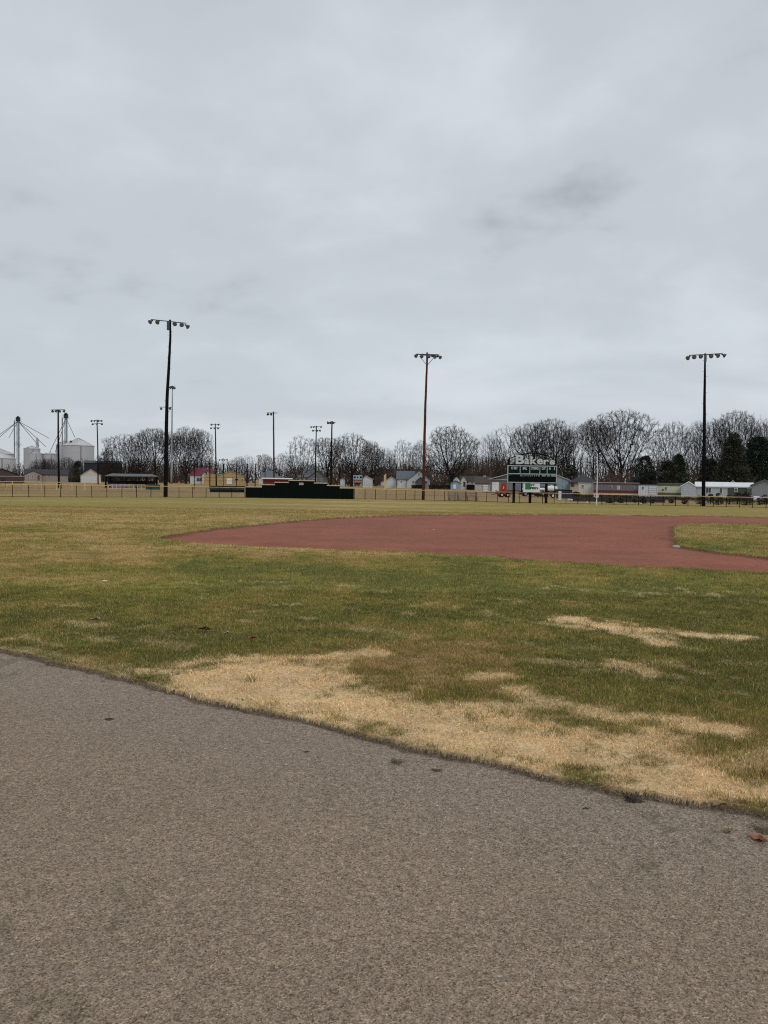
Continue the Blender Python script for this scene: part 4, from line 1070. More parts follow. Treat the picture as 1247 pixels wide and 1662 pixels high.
# grey machine shed behind the scoreboard
YM = 150
b = B('machine_shed', 'large grey metal shed with white door behind the scoreboard', 'building', 794.5, 925.5, YM, 14)
e1, r1, e2 = b.z(778.8), b.z(765), b.z(782)
xl, xr, xm = b.x(794.5), b.x(925.5), b.x(868)
MB().prism([(xl, 0), (b.x(903), 0), (b.x(903), b.z(770.5)), (xm, r1), (b.x(823), b.z(771.5)), (xl, e1)], 'y', 0, 14).build('wall', w_grey, b.root)
MB().prism([(b.x(903)+.004, 0), (xr, 0), (xr, b.z(780.6)), (b.x(903)+.004, b.z(771.8))], 'y', -.6, 13.5).build('side_wall', w_bluegrey, b.root)
q = MB(); pl = [(xl-.2, e1-.05), (b.x(824), b.z(770.8)), (xm, r1+.02), (b.x(903), b.z(771.4)), (xr+.25, b.z(780.6))]
for i in range(4):
    p, r_ = pl[i], pl[i+1]; q.prism([(p[0], p[1]+.01), (r_[0], r_[1]+.01), (r_[0], r_[1]+.15), (p[0], p[1]+.15)], 'y', -.8, 14.2)
q.build('roof', rf_silver, b.root)
MB().add([(xl-.1, -.3, e1), (b.x(825), -.3, e1), (b.x(825), 3.0, b.z(771.6)), (b.x(822), 3.0, b.z(771.6)), (xl-.1, -.3, e1-.14), (b.x(825), -.3, e1-.14), (b.x(825), 3.0, b.z(771.6)-.14), (b.x(822), 3.0, b.z(771.6)-.14)],
         [(0, 1, 2, 3), (7, 6, 5, 4), (0, 4, 5, 1), (1, 5, 6, 2), (2, 6, 7, 3), (3, 7, 4, 0)]).build('front_roof', rf_silver, b.root)
b.win(798.2, 809.3, 783.3, 799, white, white, kind='garage_door')
b.win(878.5, 888, 787.5, 797.5, mat('grey_frame', (.28, .31, .33)), w_bluegrey, kind='garage_door')
# things in front of it
rp = empty('red_standing_sign', (gx(817, 120), 120, FARZ), 'tall red rounded panel with small yellow flame mark beside the grey shed', 'sign')
kx = 120/F; hh = lambda v: hz(817, v, 120)
pl = [(-5.6*kx, hh(797.5)), (-4.0*kx, hh(787.5)), (-1.5*kx, hh(784)), (2.0*kx, hh(783.2)), (4.6*kx, hh(784)), (5.3*kx, hh(788)), (5.2*kx, hh(797)), (4.4*kx, hh(799.5)), (-5.4*kx, hh(799.5))]
MB().prism(pl[::-1], 'y', 0, .25).build('board', mat('red_paint', (0.30, 0.032, 0.022), .5, .1, 2), rp)
MB().prism([(-.08, hh(794)), (.04, hh(793)), (.10, hh(790.5)), (.06, hh(788)), (-.02, hh(790)), (-.10, hh(792))], 'y', -.02, -.002).build('flame_mark', mat('flame_yellow', (.7, .45, .1)), rp)
MB().box(-.35, .26, 0, -.25, .4, hh(785)).box(.25, .26, 0, .35, .4, hh(785)).build('legs', darkm, rp)
rt = empty('red_trailer', (gx(817.5, 112), 112, FARZ), 'low red utility trailer with wheels in front of the grey shed', 'trailer')
kx = 112/F; redm = MATS['red_paint']
MB().box(-12*kx, -.6, .42, 13*kx, .8, .54).box(-12*kx, -.62, .54, -11.4*kx, .8, .95).box(12.4*kx, -.62, .54, 13*kx, .8, .95).box(-12*kx, .74, .8, 13*kx, .8, .86).box(-12*kx, -.66, .8, 13*kx, -.61, .86).build('bed', redm, rt)
MB().tube((-12*kx, 0, .45), (-20*kx, 0, .35), .06, n=6).build('tow_bar', redm, rt)
for s_ in (-4, 6):
    for yy_ in (-.75, .85):
        w_ = MB().lathe([(-.1, .2), (-.08, .33), (.08, .33), (.1, .2)], (s_*kx, yy_, .33), (0, 1, 0), 14).build('wheel', darkm, rt)
        MB().lathe([(-.125, .12), (-.1025, .16)], (s_*kx, yy_, .33), (0, 1, 0), 10).build('hub', whitemetal, w_)
# parked cars
def car(u, Y, L_, body_m, label, rz=0.0, suv=False, group=None):
    r = empty('parked_car', (gx(u, Y), Y, ground_z(Y)), label, 'car', group, rz)
    h = .1 if not suv else .25
    bp = [(-L_/2, .35), (-L_/2+.05, .78+h*.5), (-L_/2+.5, .92+h), (L_/2-1.1, .92+h*.8), (L_/2-.1, .78+h*.3), (L_/2, .45), (L_/2-.1, .25), (-L_/2+.1, .25)]
    MB().prism(bp, 'y', -.85, .85).build('body', body_m, r, smooth=False)
    cp = [(-L_/2+.45, .92+h), (-L_/2+.95, 1.40+h*1.4), (L_/2-2.2, 1.42+h*1.4), (L_/2-1.3, .92+h)]
    if suv: cp[1] = (-L_/2+.55, 1.45+h*1.4)
    c = MB(); n = len(cp)
    c.add([(p[0], -.80 if p[1] < 1.2 else -.66, p[1]) for p in cp]+[(p[0], .80 if p[1] < 1.2 else .66, p[1]) for p in cp],
          [tuple(range(n)), tuple(range(2*n-1, n-1, -1))]+[(i, i+n, (i+1) % n+n, (i+1) % n) for i in range(n)])
    c.build('cabin_glass', glassm, r)
    MB().box(cp[1][0], -.665, cp[1][1]-.03, cp[2][0], .665, cp[1][1]+.035).build('roof', body_m, r)
    for wx_ in (-L_/2+.85, L_/2-.9):
        for yy in (-.80, .80):
            w_ = MB().lathe([(-.1, .22), (-.09, .32), (.09, .32), (.1, .22)], (wx_, yy, .32), (0, 1, 0), 16).build('wheel', darkm, r)
            sg_ = -1 if yy < 0 else 1
            MB().lathe([(0, .2), (.02, .1)], (wx_, yy+sg_*.1, .32), (0, sg_, 0), 12).build('rim', galv, w_)
    for yy in (-.6, .6):
        MB().box(L_/2-.14, yy-.16, .62, L_/2-.02, yy+.16, .74).build('headlight', whitemetal, r)
        MB().box(-L_/2-.01, yy-.14, .66, -L_/2+.06, yy+.14, .78).build('tail_light', redm, r)
    return r
blackpaint = mat('black_car_paint', (0.015, 0.016, 0.02), .25, .1, 2, spec=.6)
greypaint = mat('grey_car_paint', (0.12, 0.125, 0.13), .3, .1, 2, spec=.6)
car(866, 122, 4.4, blackpaint, 'black parked car below the white sign under the scoreboard')
car(884, 126, 4.2, greypaint, 'dark grey parked car right of the black one under the scoreboard')
tk = empty('tank_trailer', (gx(895, 112), 112, FARZ), 'white rounded tank on a flat trailer under the right end of the scoreboard', 'tank')
kx = 112/F; zz_ = hz(895, 793.2, 112)
q = MB(); q.lathe([(-.85, .1), (-.8, .28), (-.6, .40), (.6, .40), (.8, .28), (.85, .1)], (0, 0, zz_), (1, 0, 0), 16); q.build('tank', white, tk, smooth=True)
MB().lathe([(0, .15), (.12, .14), (.16, .05)], (0, 0, zz_+.38), (0, 0, 1), 10).build('filler_cap', whitemetal, tk)
MB().lathe([(-.5, .1), (-.4, .2), (.4, .2), (.5, .1)], (-1.45, 0, zz_-.1), (1, 0, 0), 12).build('small_tank', white, tk, smooth=True)
MB().box(-2.2, -.6, zz_-.58, 1.1, .6, zz_-.46).build('trailer_bed', dkmetal, tk)
for xx in (-1.2, -.4, .4):
    MB().box(xx-.04, -.5, zz_-.46, xx+.04, .5, zz_-.32).build('cradle', dkmetal, tk)
for s_ in (-.9, .1):
    w_ = MB().lathe([(-.1, .2), (-.08, .32), (.08, .32), (.1, .2)], (s_, -.62, .32), (0, 1, 0), 14).build('wheel', darkm, tk)
    MB().lathe([(-.12, .14), (-.1025, .18)], (s_, -.62, .32), (0, 1, 0), 10).build('rim', whitemetal, w_)
bo = empty('boat', (gx(871, 118), 118, FARZ), 'small white boat hull behind the right half of the white sign', 'boat')
bo.location.x = gx(881.5, 118)
zz_ = hz(881.5, 796, 118)
MB().add([(-1.1, -.5, zz_+.05), (.8, -.5, zz_+.08), (1.5, 0, zz_+.35), (.8, .5, zz_+.08), (-1.1, .5, zz_+.05), (-1.0, -.3, zz_-.25), (.8, -.25, zz_-.25), (.8, .25, zz_-.25), (-1.0, .3, zz_-.25)],
         [(4, 3, 2, 1, 0), (0, 1, 6, 5), (1, 2, 6), (2, 3, 7), (2, 7, 6), (3, 4, 8, 7), (4, 0, 5, 8), (5, 6, 7, 8)]).build('hull', white, bo)
MB().box(-.8, -.4, 0, -.7, .4, zz_-.25).box(.5, -.4, 0, .6, .4, zz_-.25).build('stand', darkm, bo)
dm = empty('dumpster', (gx(915, 105), 105, FARZ), 'dark green dumpster right of the scoreboard posts', 'dumpster')
MB().prism([(-.85, .12), (.85, .12), (1.0, 1.15), (-1.0, 1.15)], 'y', -.6, .6).build('bin', mat('dumpster_green', (.012, .035, .03), .6, .2, 2), dm)
MB().prism([(-1.02, 1.152), (1.02, 1.152), (1.0, 1.24), (-1.0, 1.30)], 'y', -.62, .62).build('lid', darkm, dm)
wb = empty('white_bin', (gx(908.7, 100), 100, FARZ), 'small white box bin standing beside the dark green dumpster', 'bin')
MB().box(-.16, -.15, 0, .16, .15, hz(908.7, 797.6, 100)).build('bin', white, wb); MB().box(-.18, -.17, hz(908.7, 797.6, 100), .18, .17, hz(908.7, 797.0, 100)).build('lid', whitemetal, wb)
o = MB().box(-.26, -.2, 0.14, .26, .2, .3).box(-.2, -.15, 0, -.15, .15, .14).box(.15, -.15, 0, .2, .15, .14).build('cooler_box', whitemetal, None, loc=(gx(925.5, 92), 92, FARZ)); tag(o, 'low pale grey chest on the grass right of the dumpster', 'chest')
# trailer homes to the right
b = B('beige_house', 'beige house with dark hipped roof behind the white foul pole', 'house', 925.5, 967, 140, 8)
b.eaves(782.8, 771, siding('beige_siding', (.50, .40, .32), .3), rf_dark, hip=2.5, over=.4); b.win(926.2, 931.8, 784.3, 790.6, mat('brown_frame', (.18, .1, .08)))
b = B('white_outbuilding', 'white flat shed left of the red and grey trailer home', 'shed', 938.5, 963, 128, 4)
b.flat(784.6, siding('white_boards', (.56, .55, .50), .4, True), rf_silver); b.win(943.3, 947.8, 786.4, 792.6)
b = B('trailer_home', 'red and grey trailer home left of the small white shed', 'trailer home', 963, 1036.5, 125, 4)
zt1, zb1 = b.z(783.8), b.z(799.5)
MB().box(-b.w/2, 0, b.z(796), b.w/2, 4, b.z(785.6)).build('wall', siding('dark_grey_siding', (.15, .155, .17), .5, True), b.root)
MB().box(-b.w/2-.003, -.02, b.z(800), b.w/2+.003, 4.02, b.z(796)).build('red_band', siding('maroon_metal', (.15, .02, .03), .4, True), b.root)
MB().box(-b.w/2-.05, -.1, b.z(785.6), b.w/2+.05, 4.1, b.z(784.0)).build('red_fascia', MATS['maroon_metal'], b.root)
MB().box(-b.w/2-.1, -.15, b.z(784.0), b.w/2+.1, 4.15, b.z(783.2)).build('roof', rf_silver, b.root)
MB().box(-b.w/2+.05, .05, 0, b.w/2-.05, 3.95, b.z(800)).build('skirting', mat('pale_skirting', (.5, .46, .38)), b.root)
b.win(1001, 1006, 788.4, 794.5, whitemetal, MATS['grey_frame']); b.win(1029.5, 1032, 789.5, 792.6); b.win(991.6, 994, 788.5, 793)
b = B('small_white_shed', 'small white shed with two doors between the two trailer homes', 'shed', 1036, 1067, 123, 3)
b.flat(787.3, siding('cool_white_boards', (.58, .62, .66), .4, True), rf_brown); b.win(1041.6, 1045, 789.8, 794.5, whitemetal); b.win(1053, 1065.5, 789, 803, MATS['grey_frame'], MATS['cool_white_boards'], kind='garage_door')
b = B('trailer_home', 'olive green and cream trailer home', 'trailer home', 1067, 1108, 124, 4)
MB().box(-b.w/2, 0, b.z(799.5), b.w/2, 4, b.z(789)).build('wall', siding('cream_trailer', (.58, .58, .44), .4), b.root)
og = siding('olive_metal', (.12, .13, .07), .4, True)
MB().box(-b.w/2-.01, -.03, b.z(789), b.w/2+.01, 4.03, b.z(785.2)).build('green_fascia', og, b.root)
MB().box(-b.w/2-.01, -.03, b.z(803.5), b.w/2+.01, 4.03, b.z(799.5)).build('green_band', og, b.root)
MB().box(-b.w/2-.05, -.1, b.z(785.2), b.w/2+.05, 4.1, b.z(784)).build('roof', rf_grey, b.root)
MB().box(-b.w/2+.05, .05, 0, b.w/2-.05, 3.95, b.z(803.5)).build('skirting', MATS['pale_skirting'], b.root)
b.win(1078, 1082.5, 789.6, 796.3); b.win(1074.3, 1077, 794, 796.4, darkm)
b = B('white_trailer_home', 'pale grey trailer home with bright white roof behind the black pole', 'trailer home', 1105, 1181, 120, 5)
wg = siding('pale_grey_siding', (.44, .48, .52), .3)
b.eaves(790, 783.4, wg, rf_white, x0=b.x(1129), over=.2); b.gable(790, 783, wg, rf_white, x0=b.x(1105), x1=b.x(1129), y0=-.8, d=4.5, over=.1)
b.win(1145, 1154.5, 791, 800.5, whitemetal); b.win(1167, 1172.5, 791, 801, whitemetal)
b = B('green_trailer_home', 'dark grey green trailer home with white roof', 'trailer home', 1181, 1222, 118, 5)
b.eaves(791, 784.5, siding('grey_green_siding', (.075, .085, .075), .3), rf_white, over=.1)
b.win(1191.8, 1197, 792, 798.5, whitemetal); b.win(1212.5, 1215, 792.4, 803.5, white, darkm, kind='door'); b.win(1215.2, 1219, 792.4, 800.5, whitemetal)
b = B('grey_gabled_house', 'grey gabled house at the right edge of the photo', 'house', 1219.5, 1262, 114, 7)
b.gable(787.8, 779.6, siding('mid_grey_siding', (.26, .27, .285), .3), rf_grey, apex=b.x(1240)); b.win(1250, 1256, 791, 798)
b = B('blue_house', 'far dark blue roofed house behind the evergreens', 'house', 1196, 1222, 170, 6)
b.gable(784.5, 777.2, w_white, mat('navy_shingles', (.03, .035, .06), .8, .1)); b.win(1206, 1212, 780.5, 784.0)
b = B('pale_roofed_house', 'far house with a pale gable behind the white trailer roof', 'house', 1184, 1194, 160, 6)
b.gable(784.5, 780, w_white, rf_silver); b.win(1187, 1191, 782, 785)
# long low edging and white blocks
o = MB().prism([(0, 0), (.5, 0), (.42, .42), (.08, .46)], 'x', 0, gx(1080, 93)-gx(926, 93)).build('landscape_edging', mat('black_edging', (.03, .03, .033), .8, .25, 1), None, loc=(gx(926, 93), 93, FARZ))
tag(o, 'long low black edging on the grass behind the right fence', 'edging')
for u, v, s_, lab in ((953, 810.5, .10, 'tiny white ball like marker near the foul pole'), (1040.5, 813.5, .08, 'tiny white marker on the black edging')):
    Yb = 84; o = MB().lathe([(-s_, s_*.3), (-s_*.6, s_*.8), (0, s_), (s_*.6, s_*.8), (s_, s_*.3)], (0, 0, 0), (0, 0, 1), 10).build('white_marker', white, None, smooth=True, loc=(gx(u, Yb), Yb, FARZ+hz(u, v, Yb))); tag(o, lab, 'marker')
    o.location.z = FARZ+s_
b = B('white_propane_tank', 'white low tank seen behind the shrubs at the right', 'tank', 1222.5, 1234, 98, 1.1)
MB().lathe([(-.45, .12), (-.38, .28), (.38, .28), (.45, .12)], (0, .4, .55), (1, 0, 0), 14).build('tank', white, b.root); MB().box(-.3, .3, 0, -.2, .5, .35).box(.2, .3, 0, .3, .5, .35).build('legs', dkmetal, b.root)

# ------------------------------------------------------------------ grain bins and elevator legs
binm = siding('corrugated_bin_steel', (.50, .50, .52), .28, False, rough=.5, dark=.85)
binr = mat('bin_roof_steel', (.54, .52, .53), .5, .12, .3)
def grain_bin(u, wpx, ve, va, Y, label, group='grain bins left'):
    r = wpx*Y/F/2; x = gx(u, Y); e = hz(u, ve, Y); a = hz(u, va, Y)
    root = empty('grain_bin', (x, Y, FARZ), label, 'grain bin', group)
    MB().lathe([(0, r), (e, r)], (0, 0, 0), (0, 0, 1), 40).build('wall', binm, root, smooth=False)
    rf = MB().lathe([(e, r*1.03), (e+.15, r*1.03), (a-.4, r*.12), (a-.1, r*.12), (a, r*.06)], (0, 0, 0), (0, 0, 1), 40, cap0=False).build('roof', binr, root)
    q = MB()
    for i in range(20):
        t = i*math.pi*2/20; q.tube((math.cos(t)*r*1.02, math.sin(t)*r*1.02, e+.2), (math.cos(t)*r*.14, math.sin(t)*r*.14, a-.35), .08, n=4)
    q.build('roof_ribs', binr, rf)
    MB().box(-r*.30, -r*.72, e+(a-e)*.42, -r*.18, -r*.60, e+(a-e)*.60).build('roof_hatch', dkmetal, root)
    q = MB(); q.box(r*.5-.25, -r*.9, 0, r*.5-.15, -r*.86, e); q.box(r*.5+.15, -r*.9, 0, r*.5+.25, -r*.86, e)
    q.build('ladder', galv, root)
    return root
grain_bin(127.5, 48.5, 724, 710.8, 400, 'largest grain bin, with cone roof, behind the dark blue barn')
grain_bin(104, 24, 722.5, 715, 430, 'grain bin overlapped by the largest one on its left')
grain_bin(52.3, 25, 728.7, 723.2, 420, 'tall narrow grain bin right of the left elevator leg')
grain_bin(57.5, 22, 736.5, 733, 400, 'low grain bin in front of the tall narrow one')
grain_bin(82, 26, 737.5, 734, 405, 'low grain bin between the narrow bin and the second elevator leg')
grain_bin(2, 43.5, 744.5, 733.5, 380, 'pale grain bin cut by the left edge of the photo')
grain_bin(-2, 46, 736.8, 727, 430, 'grain bin behind the one at the left edge')
grain_bin(61, 4.6, 715, 709.5, 425, 'slim hopper bin on top of the narrow bin')
def elevator(u, Y, vt, spouts, label):
    x = gx(u, Y); root = empty('elevator_leg', (x, Y, FARZ), label, 'grain elevator', 'grain elevator legs')
    H = hz(u, vt, Y); w_ = .55
    q = MB()
    for sx_ in (-1, 1):
        for sy_ in (-1, 1): q.path([(sx_*w_, sy_*w_, 0), (sx_*w_, sy_*w_, H*.93)], [.09]*2, 4)
    n = 14
    for i in range(n):
        z0 = H*.93*i/n; z1_ = H*.93*(i+1)/n; s_ = 1 if i % 2 else -1
        q.tube((-w_*s_, -w_, z0), (w_*s_, -w_, z1_), .05, n=4); q.tube((-w_*s_, w_, z0), (w_*s_, w_, z1_), .05, n=4); q.tube((-w_, -w_*s_, z0), (-w_, w_*s_, z1_), .05, n=4)
        q.tube((-w_, -w_, z1_), (w_, -w_, z1_), .05, n=4)
    q.build('lattice_tower', galv, root)
    MB().box(-w_-1.55, -.3, 0, -w_-1.15, .3, H*.93).build('bucket_casing', galv, root)
    MB().box(w_*.2, -.3, 0, w_*.75, .3, H*.95).build('return_casing', galv, root)
    q = MB().box(-1.0, -.5, H*.93, 1.0, .5, H*.99); q.lathe([(-.5, .65), (.5, .65)], (0, 0, H*.99), (0, 1, 0), 12); q.tube((0, 0, H*.99), (0, 0, H+.6), .08, n=4); q.build('head', dkmetal, root)
    q = MB()
    for z0 in (.20, .55, .93):
        q.box(-1.6, -1.0, H*z0, 1.6, 1.0, H*z0+.1)
        for sx_ in (-1.5, 0, 1.5): q.tube((sx_, -1, H*z0), (sx_, -1, H*z0+1.1), .05, n=4)
        q.tube((-1.55, -1, H*z0+1.1), (1.55, -1, H*z0+1.1), .05, n=4)
    q.build('platform', dkmetal, root)
    for (u1, v1, dy) in spouts:
        p = pt(u1, v1, Y); MB().tube((0, 0, H*.93), (p[0]-x, dy, p[2]-FARZ), .12, n=6).build('spout', dkmetal, root)
    return root
elevator(30, 405, 676.5, [(50, 723, 10), (54.5, 723, 15), (60, 709, 15), (4, 728, -20), (-8, 716, 0), (-8, 708, 15)], 'left elevator leg with spouts fanning out to the bins')
elevator(107.5, 405, 671, [(127, 711, -4), (81, 734, 0), (84.5, 734, 4)], 'right elevator leg beside the largest bin, partly behind a light pole')

# ------------------------------------------------------------------ bare winter trees
def tubes(p0, p1, r0, r1, n):
    """numpy: separate n-sided tapered tubes for edge arrays"""
    d = p1-p0; d /= (np.linalg.norm(d, axis=1, keepdims=True)+1e-9)
    ref = np.where(np.abs(d[:, 2:3]) < .9, np.array([[0, 0, 1.]]), np.array([[1., 0, 0]]))
    u = np.cross(d, ref); u /= (np.linalg.norm(u, axis=1, keepdims=True)+1e-9); w_ = np.cross(d, u)
    V = []
    for p, r in ((p0, r0), (p1, r1)):
        for j in range(n):
            a = 2*math.pi*j/n; V.append(p+(u*math.cos(a)+w_*math.sin(a))*r[:, None])
    V = np.stack(V, 1); m = len(p0); o_ = np.arange(m)[:, None]*(2*n)
    Q_ = np.concatenate([o_+np.array([[j, (j+1) % n, (j+1) % n+n, j+n]]) for j in range(n)], 0)
    return V.reshape(-1, 3), Q_
def join(parts):
    V = []; Q_ = []; o_ = 0
    for v, q in parts: V.append(v); Q_.append(q+o_); o_ += len(v)
    return np.concatenate(V), np.concatenate(Q_)
def make_tree(seed, env, natt=2200, trunk=0.16, step=0.019, kill=0.030, infl=0.30, r0=0.00085, twigs=5, tl=0.044, up=0.10, expo=1.95, base=0.05, trunks=1, tr=0.00058):
    """branches grown towards points spread through the crown's volume; returns numpy (thick limbs, fine branches)"""
    g = np.random.default_rng(seed); A = []
    while sum(len(a) for a in A) < natt:
        p = np.stack([g.uniform(-.75, .75, 6000), g.uniform(-.75, .75, 6000), g.uniform(base, 1.02, 6000)], -1)
        lump = np.clip(0.42+1.05*fbm(p[:, 0]*3.2+seed, p[:, 2]*3.2+p[:, 1]*2.6, seed, 2), .4, 1.3)
        rr_ = np.hypot(p[:, 0], p[:, 1])/np.maximum(1e-3, env(p[:, 2])*lump)
        k = (rr_ < 1) & (g.random(6000) < .5+.5*rr_**1.5); A.append(p[k])
    A = np.concatenate(A)[:natt]
    N_ = []; par = []
    for s_ in range(trunks):
        a = 6.28*s_/trunks+g.uniform(0, 1); off = 0.0 if trunks == 1 else 0.012; lean = 0.0 if trunks == 1 else g.uniform(.2, .5)
        q = np.array([math.cos(a)*off, math.sin(a)*off, 0.0]); prev = -1
        for i in range(int(trunk/step)):
            N_.append(q.copy()); par.append(prev); prev = len(N_)-1
            q = q+np.array([math.cos(a)*lean+g.normal(0, .05), math.sin(a)*lean+g.normal(0, .05), 1.0])*step
    N_ = np.array(N_); par = list(par)
    nd = np.full(len(A), 1e9); ni = np.zeros(len(A), int)
    def upd(start):
        nonlocal nd, ni
        X_ = N_[start:]
        for c in range(0, len(X_), 400):
            D = ((A[:, None, :]-X_[None, c:c+400, :])**2).sum(-1); j = D.argmin(1); m = D[np.arange(len(A)), j]
            b_ = m < nd; nd = np.where(b_, m, nd); ni = np.where(b_, j+start+c, ni)
    upd(0)
    for it in range(110):
        act = (nd < infl**2); 
        if not act.any(): break
        dv = A[act]-N_[ni[act]]; dv /= np.linalg.norm(dv, axis=1, keepdims=True)+1e-9
        acc = np.zeros_like(N_); np.add.at(acc, ni[act], dv); src = np.unique(ni[act])
        d = acc[src]; d /= np.linalg.norm(d, axis=1, keepdims=True)+1e-9
        d += g.normal(0, .10, d.shape)+np.array([0, 0, up])
        pd = N_[src]-N_[np.maximum(0, np.array(par)[src])]; pn = np.linalg.norm(pd, axis=1, keepdims=True); d += np.where(pn > 1e-6, pd/(pn+1e-9), 0)*.75
        d /= np.linalg.norm(d, axis=1, keepdims=True)
        new = N_[src]+d*step; st = len(N_); N_ = np.vstack([N_, new]); par += list(src)
        upd(st); k = nd > kill**2; A = A[k]; nd = nd[k]; ni = ni[k]
        if len(A) < 15 or len(N_) > 9000: break
    par = np.array(par); n = len(N_); acc = np.zeros(n); R_ = np.zeros(n)
    for i in range(n-1, -1, -1):
        R_[i] = max(r0, acc[i]**(1/expo))
        if par[i] >= 0: acc[par[i]] += R_[i]**expo
    fl = N_[:, 2] < .06; R_[fl] *= 1+.5*((.06-N_[fl, 2])/.06)
    e_ = np.where(par >= 0)[0]; p0, p1 = N_[par[e_]], N_[e_]; ra, rb = np.minimum(R_[par[e_]], R_[e_]*1.5), R_[e_]
    big = rb > .0062
    T = tubes(p0[big], p1[big]+(p1[big]-p0[big])*.12, ra[big], rb[big], 7)
    sm_ = ~big; parts = [tubes(p0[sm_], p1[sm_]+(p1[sm_]-p0[sm_])*.1, ra[sm_], rb[sm_], 3)]
    tn = np.where((R_ < .0026) & (N_[:, 2] > base))[0]; tn = np.repeat(tn, twigs); pdv = N_[tn]-N_[par[tn]]; pdv /= np.linalg.norm(pdv, axis=1, keepdims=True)+1e-9
    dd = pdv*1.3+g.normal(0, .42, pdv.shape)+np.array([0, 0, .25]); dd /= np.linalg.norm(dd, axis=1, keepdims=True)
    ln = tl*g.uniform(.4, 1.3, len(tn))[:, None]; mid = N_[tn]+dd*ln*.5; d2 = dd+g.normal(0, .3, dd.shape)+np.array([0, 0, .15]); d2 /= np.linalg.norm(d2, axis=1, keepdims=True)
    tip = mid+d2*ln*.5; o1 = np.full(len(tn), tr); parts += [tubes(N_[tn], mid, o1, o1*.9, 3), tubes(mid, tip, o1*.9, o1*.55, 3)]
    return T, join(parts)
def quadobj(name, vq, m, parent):
    o = npmesh(name, vq[0], quads=vq[1], mtl=m); o.parent = parent; return o
def normalise(T, C):
    v = np.concatenate([T[0], C[0]]); return np.percentile(v[:, 2], 99.85), np.percentile(v[:, 0], 99.3)-np.percentile(v[:, 0], .7), 0
def ell(cz, rz, rx): return lambda z: rx*np.sqrt(np.clip(1-((z-cz)/rz)**2, 0, 1))
def vasef(rx, z0=.16, z1=.78): return lambda z: rx*(.22+.78*sstep(z0, z1, z))*np.sqrt(np.clip(1-np.clip((z-.70)/.31, 0, 1)**2, 0, 1))
protos = {}
specs = {'round': dict(seed=3, env=ell(.585, .42, .46), natt=3000, trunk=.14, base=.16, up=.04),
         'vase': dict(seed=11, env=vasef(.36), natt=2300, trunk=.13, base=.2, up=.15),
         'open': dict(seed=23, env=vasef(.27), natt=1100, trunk=.20, base=.25, up=.22, kill=.036, twigs=2),
         'wide': dict(seed=31, env=vasef(.52, .10, .70), natt=3000, trunk=.09, base=.14, up=.12),
         'sparse': dict(seed=47, env=ell(.58, .42, .44), natt=750, trunk=.09, base=.2, up=.10, kill=.045, trunks=3, expo=1.9, tl=.055),
         'tangle': dict(seed=59, env=ell(.50, .5, .46), natt=2600, trunk=.04, base=.05, up=.10, trunks=3, expo=2.3),
         'twin': dict(seed=71, env=ell(.60, .42, .40), natt=1900, trunk=.12, base=.2, up=.12, trunks=2)}
for k in ('round', 'vase', 'open', 'wide', 'tangle', 'twin'):
    specs[k+'_b'] = dict(specs[k], seed=specs[k]['seed']+200)
specs['vase_b']['env'] = ell(.66, .36, .34); specs['open_b']['env'] = ell(.62, .40, .24); specs['twin_b']['env'] = vasef(.42, .2, .9)
for k, s_ in specs.items():
    T, C = make_tree(**s_); z_, w_, cx0 = normalise(T, C)
    r = empty('bare_tree', (0, 0, 0), 'bare tree', 'tree')
    quadobj('trunk', T, bark, r); quadobj('crown', C, twig, r)
    protos[k] = [r, z_, w_, False]
seen_ = {}
TG = 'bare trees behind the houses'
def tree(u, wpx, vt, Y, kind, label, rz=None, group=TG):
    seen_[kind] = seen_.get(kind, 0)+1
    if seen_[kind] % 2 == 0 and kind+'_b' in protos: kind += '_b'
    r, z_, w_, used = protos[kind]
    if used: r = copy_tree(r)
    protos[kind][3] = True
    H = hz(u, vt, Y); Wd = wpx*Y/F; s = Wd/w_
    r.location = (gx(u, Y), Y, FARZ); r.scale = (s, s, H/z_)
    r.rotation_euler = (0, 0, rz if rz is not None else (int(u)*37 % 360)/57.3)
    tag(r, label, 'tree', group); return r
